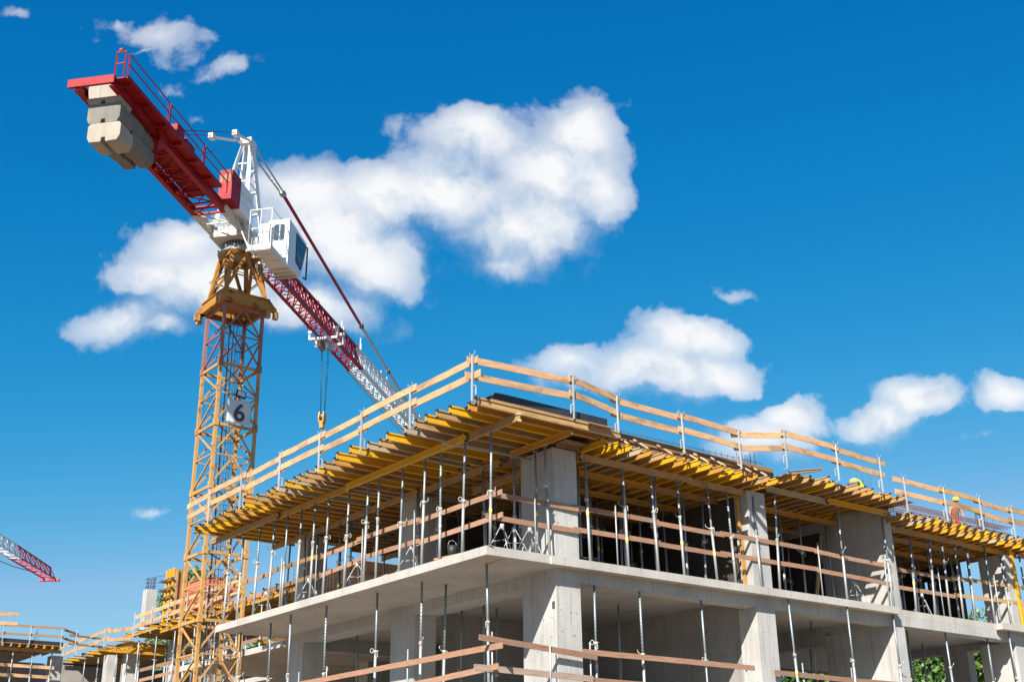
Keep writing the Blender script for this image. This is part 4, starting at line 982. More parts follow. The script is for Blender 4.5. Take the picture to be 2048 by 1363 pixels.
# forward tie bars
def tie(p, q, w_, mat, nm='tie_bar'):
    b = MB(); jbar(b, p, q, w_, w_ * 1.4); return b.build(nm, mat, crane)
tie((.3, .2, 25.45), (4.9, .09, 25.2), .06, 'tiegrey'); tie((.3, -.2, 25.45), (4.9, -.09, 25.2), .06, 'tiegrey')
b = MB()
for a in (3.5, 3.9):
    sp = MB(); jbar(sp, (a, .14, 25.26), (a, -.14, 25.26), .05, .05); sp.build('tie_spreader', 'ringgrey', crane)
jbox(4.8, 5.25, -.14, .14, 25.08, 25.3, b); b.build('tie_shackle', 'ringgrey', crane)
tie((5.1, 0, 25.18), (19.6, 0, 23.2), .12, 'red')
tie((19.6, 0, 23.2), (26.0, 0, 22.35), .11, 'tiegrey'); tie((26.0, 0, 22.35), (33.5, 0, 21.45), .11, 'tiegrey')
b = jbox(19.4, 19.9, -.11, .11, 23.08, 23.32); b.build('tie_shackle', 'steeldark', crane)
b = jbox(25.85, 26.2, -.1, .1, 22.22, 22.45); b.build('tie_shackle', 'steeldark', crane)
# jib
def jib(a0, a1, mat, step=0.95):
    b = MB()
    nl, nr, nt, zb = 0.35, -0.50, -0.10, 19.72
    zt = lambda a: 21.02 + 0.016 * (a - 2)
    b.bar(T(a0, nl, zb), T(a1, nl, zb), .12, .14); b.bar(T(a0, nr, zb), T(a1, nr, zb), .16, .24); b.bar(T(a0, nt, zt(a0)), T(a1, nt, zt(a1)), .13, .13)
    cho = b.build('jib_chord', mat, crane)
    b = MB(); a = a0; k = 0
    while a < a1 - .1:
        e = min(a + step, a1); m_ = (a + e) / 2
        b.bar(T(a, nl, zb), T(e, nr, zb) if k % 2 == 0 else T(a, nr, zb), .045, .045)
        b.bar(T(a, nr, zb), T(a, nl, zb), .045, .045)
        b.bar(T(m_, nl, zb), T(m_, nr, zb), .03, .03)
        if k % 2: b.bar(T(a, nr, zb), T(e, nl, zb), .045, .045)
        for n_ in (nl, nr):
            b.bar(T(a, n_, zb), T(m_, nt, zt(m_)), .06, .06); b.bar(T(m_, nt, zt(m_)), T(e, n_, zb), .06, .06)
        a = e; k += 1
    b.build('jib_lattice', mat, crane)
    for k, (p_, w_) in enumerate((((a1, nl, zb), .2), ((a1, nr, zb), .24), ((a1, nt, zt(a1)), .2))):
        q = jbox(p_[0] - .12, p_[0] + .12, p_[1] - w_ / 2, p_[1] + w_ / 2, p_[2] - w_ / 2, p_[2] + w_ / 2); q.build('joint_flange', mat, crane)
jib(1.1, 3.6, 'white'); jib(3.6, 11.0, 'red'); jib(11.0, 18.3, 'red'); jib(18.3, 26.0, 'white'); jib(26.0, 34.0, 'white'); jib(34.0, 42.0, 'white')
b = MB()
for a, hh in ((19.3, .9), (19.55, .6), (15.5, .55), (15.9, .35), (25.4, .4), (27.0, .4), (28.3, .3), (24.0, .35)): b.bar(T(a, -.1, 21.1), T(a, -.1, 21.3 + hh), .05, .05, (1, 0, 0))
b.build('top_chord_post', 'white', crane)['kind'] = 'stuff'
MB().tube(T(18.5, .42, 19.62), T(42, .42, 19.2), .016, 5).build('trolley_rope', 'black', crane)
# trolley, ropes, hook block
tr = MB()
for a in (12.2, 13.35):
    jbar(tr, (a, -.98, 19.42), (a, .72, 19.42), .10, .12)
    for n_ in (-.98, .72): tr.bar(T(a, n_, 19.38), T(a, n_, 19.98 if n_ < 0 else 19.8), .08, .08, (1, 0, 0))
    jbox(a - .1, a + .1, -1.05, -.78, 19.95, 20.1, tr); jbox(a - .1, a + .1, .55, .78, 19.78, 19.9, tr)
for n_ in (-.9, .65): jbar(tr, (12.2, n_, 19.42), (13.35, n_, 19.42), .06, .08)
tr.build('trolley', 'white', crane)
tp = MB()
for a in (12.65, 12.95, 13.2):
    for n_ in (-.22, .18): tp.tube(T(a, n_ - .05, 19.25), T(a, n_ + .05, 19.25), .24, 14)
jbox(12.45, 13.3, -.32, -.26, 18.95, 19.4, tp); jbox(12.45, 13.3, .24, .3, 18.95, 19.4, tp)
tp.build('trolley_pulley', 'ringgrey', crane)
for a, n_ in ((12.9, -.2), (13.15, .2), (12.9, .2), (13.15, -.2)):
    MB().tube(T(a, n_, 19.2), T(13.05 + (a - 13.02) * .4, n_ * .6, 14.9), .014, 5).build('hoist_rope', 'black', crane)
hb = MB()
for n_ in (-.16, .10): hb.prism([T(12.85, n_, 14.5), T(13.25, n_, 14.5), T(13.33, n_, 14.75), T(13.22, n_, 15.12), T(12.88, n_, 15.12), T(12.77, n_, 14.75)], Vector(T(0, .06, 0)) - Vector(T(0, 0, 0)))
hb.prism([T(12.9, -.1, 14.15), T(13.2, -.1, 14.15), T(13.28, -.1, 14.55), T(12.82, -.1, 14.55)], Vector(T(0, .2, 0)) - Vector(T(0, 0, 0)))
hk = hb.build('hook_block', 'hook', crane)
MB().tube(T(13.05, -.1, 14.85), T(13.05, .1, 14.85), .2, 14).build('sheave', 'steeldark', hk)
hp_ = [T(13.05 + .13 * math.sin(a), 0, 13.72 + .15 * math.cos(a)) for a in [i * 0.45 for i in range(10)]]
MB().path([T(13.05, 0, 14.15), T(13.05, 0, 13.87)] + hp_, .035, 6).build('hook', 'steeldark', hk)
# chain hanging from the hook
MB().path([T(13.05, 0, 13.6), T(13.08, 0, 13.0), T(13.05, 0, 12.0)], .03, 5).build('chain_sling', 'steeldark', crane)
# cab
def cabpoly(pts, n0, n1, mat, name, parent):
    return MB().prism([T(a, n0, z) for a, z in pts], Vector(T(0, n1, 0)) - Vector(T(0, n0, 0))).build(name, mat, parent)
cab = cabpoly([(-.05, 18.25), (1.78, 18.38), (2.42, 20.2), (2.42, 20.55), (-.05, 20.76)], -2.58, -1.5, 'cabwhite', 'cab', crane)
cabpoly([(.93, 20.48), (2.34, 20.36), (1.82, 18.82), (1.62, 18.72), (.98, 18.9)], -2.592, -2.57, 'black', 'side_window_frame', cab)
cabpoly([(1.0, 20.40), (2.24, 20.29), (1.76, 18.90), (1.62, 18.82), (1.05, 18.98)], -2.602, -2.58, 'glass', 'side_window', cab)
b = MB(); b.bar(T(1.02, -2.606, 19.35), T(1.9, -2.606, 19.3), .03, .03); b.bar(T(1.2, -2.606, 19.35), T(1.7, -2.606, 18.95), .02, .02); b.build('window_bar', 'ringgrey', cab)
def rrect(a, n0, n1, z0, z1, r_, th):
    pts = []
    for cx, cz, s0 in ((n1 - r_, z1 - r_, 0), (n0 + r_, z1 - r_, 1), (n0 + r_, z0 + r_, 2), (n1 - r_, z0 + r_, 3)):
        for k in range(5):
            t = (s0 + k / 4) * math.pi / 2; pts.append((cx + r_ * math.cos(t), cz + r_ * math.sin(t)))
    return MB().prism([T(a, n_, z) for n_, z in pts], Vector(T(th, 0, 0)) - Vector(T(0, 0, 0)))
rrect(-.062, -2.36, -1.76, 19.62, 20.52, .14, .02).build('rear_window_frame', 'black', cab)
rrect(-.072, -2.32, -1.80, 19.66, 20.48, .11, .02).build('rear_window', 'glass', cab)
cabpoly([(1.9, 18.7), (2.44, 20.2), (2.46, 20.2), (1.92, 18.7)], -2.5, -1.58, 'glass', 'front_window', cab)
b = MB(); b.bar(T(2.45, -2.62, 20.35), T(2.45, -2.62, 18.55), .06, .06, (1, 0, 0)); b.bar(T(2.45, -2.62, 18.55), T(2.05, -2.62, 18.5), .07, .05); b.bar(T(2.4, -2.55, 20.35), T(2.45, -2.64, 20.35), .05, .05); b.build('mirror_arm', 'black', cab)
b = MB()
for a in (.35, .85, 1.35): jbox(a, a + .06, -2.5, -1.55, 18.2, 18.29 + a * .07, b)
b.build('cab_floor', 'cream', cab)
MB().tube(T(.6, -2.2, 20.72), T(.6, -2.2, 20.86), .09, 10).build('roof_lamp', 'red', cab)
pf = jbox(-2.1, -.07, -2.5, -1.6, 18.22, 18.28)
for a in (-2.1, -1.4, -.7): jbox(a, a + .05, -2.5, -1.3, 18.12, 18.22, pf)
jbox(-2.1, -.07, -2.53, -2.5, 18.15, 18.42, pf); jbox(-2.13, -2.1, -2.53, -1.35, 18.15, 18.42, pf)
plf = pf.build('cab_platform', 'white', crane)
b = MB()
for (a, n_) in ((-2.1, -2.5), (-1.05, -2.5), (-.1, -2.5), (-2.1, -1.4), (-2.1, -1.95)): b.bar(T(a, n_, 18.3), T(a, n_, 20.3), .034, .034, (1, 0, 0))
for z in (20.3, 19.3): b.bar(T(-2.1, -2.5, z), T(-.1, -2.5, z), .03, .03); b.bar(T(-2.1, -2.5, z), T(-2.1, -1.4, z), .03, .03)
b.build('railing', 'white', plf)
b = jbox(-1.9, -1.35, -2.32, -1.9, 18.3, 19.62); b.build('equipment_box', 'cabwhite', plf)
b = jbox(-1.75, -1.2, -1.7, -1.4, 18.4, 19.0); b.build('equipment_box', 'ringgrey', plf)
b = MB()
for a in (-.8, .3, 1.2): jbar(b, (a, -1.55, 18.6), (a, -.8, 19.62), .08, .08); jbar(b, (a, -1.5, 19.6), (a, -.8, 19.6), .1, .12)
jbar(b, (-1.9, -1.3, 18.35), (-1.0, -.8, 19.55), .07, .07); jbar(b, (-2.0, -1.35, 18.4), (-2.0, -.7, 19.9), .05, .05)
b.build('cab_bracket', 'white', crane)
b = MB()
for k in range(7): jbar(b, (-1.6 + .1 * k, -1.32, 18.3), (-1.5 + .1 * k, -.85, 20.0 + .1 * k), .03, .03)
b.build('hose_bundle', 'cream', crane)['kind'] = 'stuff'

# number tarpaulin and floodlight hung on the mast
tn = thing('number_banner', 'white tarpaulin with a big dark number 6 hung on the crane mast', 'banner', (CX, CY - 1.1, 10.05))
b = MB(); nx, nz = 10, 10
vs = [(-.53 + 1.2 * i / nx, 0.02 * math.sin(i * 1.3) * math.cos(j * .9) - .01 * ((i in (0, nx)) + (j in (0, nz))), 1.15 * j / nz + .012 * math.sin(i * 1.7) * (1 if j in (0, nz) else 0)) for j in range(nz + 1) for i in range(nx + 1)]
b.add(vs, [(j * (nx + 1) + i, j * (nx + 1) + i + 1, (j + 1) * (nx + 1) + i + 1, (j + 1) * (nx + 1) + i) for j in range(nz) for i in range(nx)], True)
sh_ = b.build('sheet', 'banner', tn); sm_ = sh_.modifiers.new('thick', 'SOLIDIFY'); sm_.thickness = 0.012
cu_ = bpy.data.curves.new('digit', 'FONT'); cu_.body = '6'; cu_.size = 1.18; cu_.extrude = 0.006; cu_.align_x = 'CENTER'; cu_.offset = 0.014
to = bpy.data.objects.new('digit', cu_); COL.objects.link(to)
dg = bpy.context.evaluated_depsgraph_get(); me6 = bpy.data.meshes.new_from_object(to.evaluated_get(dg)); bpy.data.objects.remove(to)
me6.materials.clear(); me6.materials.append(M['digit'])
put('digit', me6, tn, mat=Matrix.Translation((0.07, -0.045, 0.14)) @ Matrix.Rotation(math.pi / 2, 4, 'X'))
fl = thing('floodlight', 'black framed floodlight fixed to the crane mast above the number banner', 'floodlight', (CX + .1, CY - 1.12, 11.5))
b = MB().box((-.24, -.03, -.18), (.24, .05, .18)); fo = b.build('housing', 'black', fl); fo.rotation_euler = (R(-12), R(10), 0)
b = MB().box((-.19, -.042, -.13), (.19, -.031, .13)); fo2 = b.build('lamp_glass', 'lampglass', fl); fo2.rotation_euler = (R(-12), R(10), 0)
MB().tube((0, .05, 0), (-.02, .16, .0), .03, 8).tube((-.3, .12, 0), (.2, .12, 0), .02, 6).build('bracket', 'steeldark', fl)

# ------------------------------------------------------------------ the second crane, only its jib tip in view
D2 = Vector((math.cos(R(54.6)), math.sin(R(54.6)), 0)); N2 = Vector((-D2.y, D2.x, 0)); TIP = Vector((11.33, 75.76, 12.1))
c2 = thing('tower_crane', 'far tower crane showing only its red and white jib tip at the left', 'crane', tuple(TIP - D2 * 58 + Vector((0, 0, -20.85))))
def T2(a, n_, z):
    p = D2 * (58 - a) + N2 * n_
    return (p.x, p.y, z + 20.85)
def jib2(a0, a1, mat):
    b = MB()
    for n_, z in ((.45, 0), (-.45, 0), (0, 1.0)): b.bar(T2(a0, n_, z if a0 > 0 or z == 0 else .9), T2(a1, n_, z), .10, .10)
    b.build('jib_chord', mat, c2)
    b = MB(); a = a0; k = 0
    while a < a1 - .1:
        e = a + 1.2; m_ = a + .6
        b.bar(T2(a, .45, 0), T2(a, -.45, 0), .05, .05); b.bar(T2(a, .45 if k % 2 else -.45, 0), T2(e, -.45 if k % 2 else .45, 0), .05, .05)
        for n_ in (.45, -.45): b.bar(T2(a, n_, 0), T2(m_, 0, 1.0), .05, .05); b.bar(T2(m_, 0, 1.0), T2(e, n_, 0), .05, .05)
        a = e; k += 1
    b.build('jib_lattice', mat, c2)
jib2(0, 8.4, 'redlit'); jib2(8.4, 18, 'white'); jib2(18, 27.6, 'redlit'); jib2(27.6, 58.8, 'white')
b = MB().bar(T2(0, -.8, -.1), T2(0, .8, -.1), .3, .2).bar(T2(-.3, 0, 0), T2(.3, 0, .9), .12, .12); b.build('jib_tip', 'redlit', c2)
MB().path([T2(3, .2, -.05), T2(8, .2, -.55), T2(16, .2, -1.0), T2(26, .2, -.9)], .03, 5).build('trolley_rope', 'black', c2)
b = MB()
for x, y in cs: b.bar((x * .9, y * .9, 0), (x * .9, y * .9, 21.5), .16, .16, (0, 1, 0))
for k in range(8):
    for i in range(4):
        p, q = cs[i], cs[(i + 1) % 4]; b.bar((p[0] * .9, p[1] * .9, k * 2.6), (q[0] * .9, q[1] * .9, k * 2.6 + 2.6), .08, .08)
b.build('mast', 'mast', c2)

# ------------------------------------------------------------------ reinforcement on the deck
b = MB(); x = 3.6
while x < 12.3:
    b.tube((x, .35, 4.0), (x + .02, .35, 4.5 + rnd.uniform(-.03, .05)), .011, 5); x += .29
for z in (4.28, 4.42): b.tube((3.5, .35, z), (12.4, .35, z + .02), .009, 5)
single('rebar_mesh', b, 'rebardk', 'dark upright reinforcement mesh along the deck edge of the first right bay', 'rebar')
b = MB(); x = 19.0
while x < 27.5:
    pts = [(x, .15, 3.52), (x, .55, 3.52), (x, .55, 4.12), (x, .15, 4.12), (x, .15, 3.52)]
    b.path(pts, .012, 5); x += .17
for y in (.15, .35, .55):
    for z in (3.52, 3.82, 4.12): b.tube((18.8, y, z), (27.8, y, z), .014, 5)
single('rebar_cage', b, 'rebar', 'rusty reinforcement cage lying along the deck edge of the far right bay', 'rebar')
def starters(x, y, z, n, hh, label):
    b = MB()
    for k in range(n):
        px, py = x + rnd.uniform(-.4, .4), y + rnd.uniform(-.3, .3)
        b.tube((px, py, z), (px + rnd.uniform(-.03, .03), py, z + hh * rnd.uniform(.75, 1.05)), .011, 5)
    for k in range(2):
        zz = z + hh * (.25 + .2 * k); b.path([(x - .42, y - .32, zz), (x + .42, y - .32, zz), (x + .42, y + .32, zz), (x - .42, y + .32, zz), (x - .42, y - .32, zz)], .008, 4)
    single('starter_bars', b, 'rebardk', label, 'rebar', 'upright starter bars')
starters(12.2, 0.9, 3.9, 12, 1.1, 'upright starter bars sticking up at the joint of first and middle right bays')
starters(19.2, 1.2, 3.9, 14, 1.3, 'upright starter bars sticking up at the right end of the middle bay')
starters(27.4, 1.2, 3.5, 16, 1.6, 'upright starter bars behind the far right guard boards')

# ------------------------------------------------------------------ formwork round the column head, walls darkened for deep shade
single('column_head_form', MB().box((2.92, -0.1, 3.545), (4.3, 3.1, 3.57)).box((3.76, .35, 3.1), (3.80, 1.9, 3.54)).box((2.9, .30, 3.43), (3.95, .345, 3.54)).box((3.915, -.45, 3.56), (3.94, 3.15, 3.82)), 'plybrown', 'brown plywood form round the head of the corner column', 'formwork')
column(18.955, 19.445, 0.35, 8.5, 3.402, 3.83)
wall((19.5, 7.0, 0), (28.68, 7.25, 3.40), 'wallshade')  # added back and end walls, shade put into their colour
wall((28.7, 3.5, 0), (28.9, 5.17, 3.40), 'wallshade')
wall((28.7, 5.42, 0), (28.9, 7.25, 3.40), 'wallshade')
wall((28.7, 5.172, 2.75), (28.9, 5.418, 3.4), 'wallshade')
wall((28.7, 5.172, 0), (28.9, 5.418, 2.2), 'wallshade')
single('timber_brace', MB().bar((0, 0, 0), (0.0, 0.1, 3.3), .22, .08, (0, 1, 0)), 'yellow', 'yellow timber leaning upright beside the far right column', 'timber', loc=(27.75, 0.3, 0.0))
single('timber_brace', MB().bar((0, 0, 0), (1.0, 0.2, 2.7), .16, .06, (0, 1, 0)), 'tan', 'tan timber leaning against the wall pier of the middle bay', 'timber', loc=(17.4, 2.6, 0.4))
single('timber_brace', MB().bar((0, 0, 0), (0, 0.05, 3.3), .12, .06, (0, 1, 0)), 'amber', 'amber upright timber behind the column between first and middle right bays', 'timber', loc=(11.35, 0.7, 0.0))

# ------------------------------------------------------------------ things lying about on the upper slab
for i, (p, q, m_) in enumerate([((.3, 1.6, .05), (.42, 3.0, .06), 'greyplank'), ((.45, 1.7, .10), (.28, 2.9, .12), 'tan'), ((.22, 5.4, .05), (.4, 7.2, .06), 'pine')]):
    board(p, q, m_, f'loose plank lying on the left slab edge, {nth(i + 1)} from the corner', 'loose planks on the slab', .05, .18, 'loose_plank', 'plank')
bk = thing('bucket', 'black builder bucket on the left slab edge near the corner', 'bucket', (.42, 2.25, 0.13))
MB().tube((0, 0, 0), (0, 0, .3), .12, 14, .16).build('pail', 'black', bk)
MB().path([(-.16, 0, .29), (-.12, 0, .42), (0, 0, .47), (.12, 0, .42), (.16, 0, .29)], .008, 5).build('handle', 'galv', bk)
hs_ = MB().path([(3.9 + .35 * math.cos(a) + .05 * a, .9 + .35 * math.sin(a), .03 + .02 * a) for a in [i * .5 for i in range(30)]], .025, 6)
single('hose', hs_, 'black', 'coiled black hose on the upper slab right of the corner column', 'hose')

# ------------------------------------------------------------------ workers
def skinned(name, nodes, edges, mat, parent, sub=2):
    me = bpy.data.meshes.new(name); me.from_pydata([n_[0] for n_ in nodes], edges, [])
    o = put(name, me, parent)
    md = o.modifiers.new('skin', 'SKIN')
    for sv, n_ in zip(me.skin_vertices[0].data, nodes):
        r_ = n_[1]; sv.radius = r_ if isinstance(r_, tuple) else (r_, r_)
    me.skin_vertices[0].data[0].use_root = True
    ss = o.modifiers.new('sub', 'SUBSURF'); ss.levels = sub; ss.render_levels = sub
    me.materials.append(M[mat])
    return o
def helmet(mat, parent, c, tilt):
    b = MB(); n = 14
    rings = [(0.128, 0), (0.125, .05), (0.108, .09), (0.07, .122), (0.02, .135)]
    vs = []; fs = []
    for r_, z in rings:
        for k in range(n): a = 2 * math.pi * k / n; vs.append((r_ * 1.08 * math.cos(a), r_ * math.sin(a), z))
    for i in range(len(rings) - 1):
        for k in range(n): fs.append((i * n + k, i * n + (k + 1) % n, (i + 1) * n + (k + 1) % n, (i + 1) * n + k))
    fs.append(tuple((len(rings) - 1) * n + k for k in range(n))); fs.append(tuple(range(n - 1, -1, -1)))
    b.add(vs, fs, True)
    b.tube((0, 0, -.008), (0, 0, .006), .15, 18)
    return put('helmet', b.mesh('helmet', mat), parent, mat=Matrix.Translation(c) @ tilt)
def hand(nodes, edges, wi, d, s_):
    """palm, four fingers and a thumb grown from the wrist node"""
    w_ = Vector(nodes[wi][0]); d = Vector(d).normalized(); sx = Vector((s_, 0, 0)) - d * d.dot(Vector((s_, 0, 0))); sx.normalize()
    nodes.append((tuple(w_ + d * .07), (.035, .02))); pi_ = len(nodes) - 1; edges.append((wi, pi_))
    for k, L in enumerate((.07, .08, .075, .06)):
        a = w_ + d * .085 + sx * (-.027 + .018 * k); e = a + d * L
        nodes.append((tuple(a), .010)); nodes.append((tuple(e), .008)); edges += [(pi_, len(nodes) - 2), (len(nodes) - 2, len(nodes) - 1)]
    a = w_ + d * .04 - sx * .04; nodes.append((tuple(a), .011)); nodes.append((tuple(a + d * .05 - sx * .015), .009)); edges += [(wi, len(nodes) - 2), (len(nodes) - 2, len(nodes) - 1)]
# worker leaning over the reinforcement: stooping, arms hanging, seen over the cage
wk1 = thing('person', 'shirtless worker in a yellow helmet and red bib trousers bending over the rusty rebar cage', 'person', (25.4, 1.25, 3.46), (0, 0, R(-35)))
N_ = [((0, 0.12, .92), (.16, .13)), ((0, 0.02, 1.12), (.155, .11)), ((0, -0.12, 1.32), (.19, .12)), ((0, -0.2, 1.45), (.10, .09)), ((0, -0.28, 1.52), (.06, .06)), ((0, -.34, 1.60), (.085, .10)), ((0, -.37, 1.69), (.075, .09)),
      ((.2, -.17, 1.39), .075), ((.27, -.2, 1.12), .05), ((.25, -.33, .88), .038), ((-.2, -.17, 1.39), .075), ((-.28, -.2, 1.12), .05), ((-.26, -.34, .88), .038),
      ((.1, .12, .86), .10), ((.13, .05, .48), .07), ((.14, .1, .08), .045), ((.14, -.06, .04), .04), ((-.1, .12, .86), .10), ((-.13, .05, .48), .07), ((-.14, .1, .08), .045), ((-.14, -.06, .04), .04)]
E_ = [(0, 1), (1, 2), (2, 3), (3, 4), (4, 5), (5, 6), (2, 7), (7, 8), (8, 9), (2, 10), (10, 11), (11, 12), (0, 13), (13, 14), (14, 15), (15, 16), (0, 17), (17, 18), (18, 19), (19, 20)]
hand(N_, E_, 9, (0, -.3, -1), 1); hand(N_, E_, 12, (0, -.3, -1), -1)
skinned('body', N_, E_, 'skin', wk1)
b = MB()
for s_ in (-.032, .032): b.tube((s_, -.435, 1.625), (s_, -.448, 1.625), .011, 8)
b.build('eyes', 'black', wk1); MB().tube((0, -.43, 1.61), (0, -.47, 1.585), .014, 6).build('nose', 'skin', wk1)
MB().tube((-.028, -.44, 1.555), (.028, -.44, 1.555), .007, 6).build('mouth', 'shirtred', wk1)
for s_ in (-1, 1): MB().tube((s_ * .085, -.345, 1.625), (s_ * .10, -.335, 1.63), .026, 8).build('ear', 'skin', wk1)
TN = [((0, .12, .93), (.185, .15)), ((0, .03, 1.10), (.175, .125)), ((0, -.04, 1.2), (.17, .12)), ((.1, .12, .85), .125), ((.13, .05, .48), .095), ((.14, .1, .13), .075), ((-.1, .12, .85), .125), ((-.13, .05, .48), .095), ((-.14, .1, .13), .075)]
skinned('trousers', TN, [(0, 1), (1, 2), (0, 3), (3, 4), (4, 5), (0, 6), (6, 7), (7, 8)], 'shirtred', wk1)
helmet('helmet', wk1, (0, -.36, 1.685), Matrix.Rotation(R(18), 4, 'X'))
# worker bent double in a neon shirt: only the rounded back rises over the deck
wk2 = thing('person', 'worker in a neon yellow shirt bent double behind the middle bay joists', 'person', (18.3, 0.9, 3.88), (0, 0, R(118)))
N_ = [((0, .22, .84), (.14, .13)), ((0, .02, 1.0), (.14, .11)), ((0, -.25, .98), (.17, .11)), ((0, -.42, .88), (.08, .07)), ((0, -.5, .8), (.055, .055)), ((0, -.57, .72), (.08, .095)), ((0, -.61, .64), (.07, .085)),
      ((.2, -.3, .9), .07), ((.24, -.34, .62), .048), ((.2, -.42, .38), .036), ((-.2, -.3, .9), .07), ((-.24, -.34, .62), .048), ((-.2, -.42, .38), .036),
      ((.1, .22, .78), .10), ((.13, .12, .44), .07), ((.14, .2, .07), .045), ((.14, .04, .04), .04), ((-.1, .22, .78), .10), ((-.13, .12, .44), .07), ((-.14, .2, .07), .045), ((-.14, .04, .04), .04)]
E_ = [(0, 1), (1, 2), (2, 3), (3, 4), (4, 5), (5, 6), (2, 7), (7, 8), (8, 9), (2, 10), (10, 11), (11, 12), (0, 13), (13, 14), (14, 15), (15, 16), (0, 17), (17, 18), (18, 19), (19, 20)]
hand(N_, E_, 9, (0, -.3, -1), 1); hand(N_, E_, 12, (0, -.3, -1), -1)
skinned('body', N_, E_, 'skin', wk2)
skinned('shirt', [((0, .16, .90), (.17, .145)), ((0, .02, 1.0), (.175, .14)), ((0, -.25, .98), (.2, .14)), ((0, -.38, .9), (.12, .1)), ((.2, -.29, .9), .1), ((.235, -.33, .72), .08), ((-.2, -.29, .9), .1), ((-.235, -.33, .72), .08)],
        [(0, 1), (1, 2), (2, 3), (2, 4), (4, 5), (2, 6), (6, 7)], 'neon', wk2)
skinned('trousers', [((0, .24, .84), (.165, .15)), ((.1, .22, .77), .12), ((.13, .12, .44), .092), ((.14, .2, .12), .072), ((-.1, .22, .77), .12), ((-.13, .12, .44), .092), ((-.14, .2, .12), .072)],
        [(0, 1), (1, 2), (2, 3), (0, 4), (4, 5), (5, 6)], 'trousers', wk2)
helmet('white', wk2, (0, -.62, .70), Matrix.Rotation(R(110), 4, 'X'))

# ------------------------------------------------------------------ the far wing behind the crane
wing = thing('concrete_building', 'farther unfinished concrete wing behind the crane mast with timber edged deck', 'building', (0, 0, 0))
def wb(name, a, b_, mat='conc_col'): return MB().box(a, b_).build(name, mat, wing)
wb('floor_slab', (9.0, 19.5, -0.25), (24, 66, 0), 'conc'); wb('floor_slab', (-14, 55, -0.25), (8.99, 66, 0), 'conc')
wb('floor_slab', (9.0, 19.5, -4.5), (24, 66, -4.25), 'conc')
for y in (22, 29.5, 37, 44.5, 52):
    wb('column', (9.6, y, 0), (10.4, y + .8, 3.4)); wb('column', (9.6, y, -4.25), (10.4, y + .8, -.252))
for x in (5.95, -1.5, -9): wb('column', (x, 55.6, 0), (x + .75, 56.4, 3.4)); wb('column', (x, 55.6, -8.75), (x + .75, 56.4, -.252))
wb('column', (8.55, 52.5, 0), (9.2, 53.2, 3.3))
wb('core_wall', (15, 20, -4.25), (15.25, 65, -.26), 'conc_wall'); wb('core_wall', (15, 30, 0), (15.25, 65, 3.4), 'conc_wall'); wb('core_wall', (-14, 60, 0), (14.9, 60.3, 3.4), 'conc_wall')
wb('core_wall', (10.6, 40, 0), (10.8, 43, 3.4), 'conc_wall')
wb('column', (8.6, 47.0, 3.85), (9.25, 47.65, 6.7), 'conc_col')['label'] = 'bare pale column stub rising above the deck'
b = MB()
for k in range(10):
    a = k * .628; b.tube((8.92 + .24 * math.cos(a), 47.32 + .24 * math.sin(a), 6.6), (8.94 + .24 * math.cos(a), 47.32 + .24 * math.sin(a), 7.5 + rnd.uniform(-.15, .1)), .018, 5)
for z in (6.9, 7.15, 7.38): b.path([(8.66, 47.06, z), (9.18, 47.06, z), (9.18, 47.58, z), (8.66, 47.58, z), (8.66, 47.06, z)], .014, 4)
b.tube((8.9, 47.2, 7.45), (9.6, 46.7, 7.6), .016, 4)
single('starter_bars', b, 'rebardk', 'upright starter bars on top of the bare column stub of the far wing', 'rebar', 'upright starter bars')
# wing decks
single('deck_plywood', MB().box((-14, 54.5, 3.86), (6.25, 64, 3.89)), 'ply', 'plywood deck of the far wing at the left frame edge', 'plywood deck')
single('edge_board', MB().box((-14, 54.55, 3.89), (6.25, 54.6, 4.14)), 'darkply', 'dark film faced edge board of the far wing at the left frame edge', 'edge board')
single('deck_plywood', MB().box((8.5, 49.2, 3.72), (15, 63.5, 3.75)), 'ply', 'plywood deck of the far wing stepping back behind the crane', 'plywood deck')
single('deck_plywood', MB().box((7.9, 20.0, 3.84), (15, 47.8, 3.87)), 'ply', 'plywood deck of the far wing carrying the red skip', 'plywood deck')
for i in range(26):
    x = 6.1 - i * 0.52
    c = pick((2, 3, 3, 1))
    hbeam((x, 54.35, 3.66), (x, 58.2, 3.66), c, f'{CNAME[c]} joist end of the far left wing, {nth(i + 1)} from its right corner', 'joist ends of the far left wing', cap=False)
for i, (x0, x1) in enumerate(((6.3, 0.5), (0.6, -5.5), (-5.3, -11.5))):
    hbeam((x1, 54.9, 3.46), (x0, 54.9, 3.46), 'tan', f'main beam under the far left wing deck, {nth(i + 1)} piece from its right corner', 'main beams of the far wing', 'main_beam', False)
for i, (y, c) in enumerate([(63.0, 'greywood'), (61.4, 'tan'), (59.7, 'greywood'), (58.4, 'yellow'), (57.1, 'greywood'), (55.6, 'tan'), (54.3, 'yellow'), (52.6, 'amber'), (51.0, 'tan')]):
    hbeam((7.9, y, 3.5), (12, y, 3.5), c, f'{CNAME[c]} joist sticking out of the stepped far wing, {nth(i + 1)} from the far end', 'joists of the stepped far wing', cap=True)
for i in range(9):
    hbeam((7.4 + .1 * i, 49.4 - i * .42, 3.05), (11, 49.4 - i * .42, 3.05), ['yellow', 'yellow', 'amber'][i % 3], f'{["bright yellow", "bright yellow", "amber"][i % 3]} joist fanned out low beside the far column, {nth(i + 1)} from the left', 'low yellow joists of the far wing')
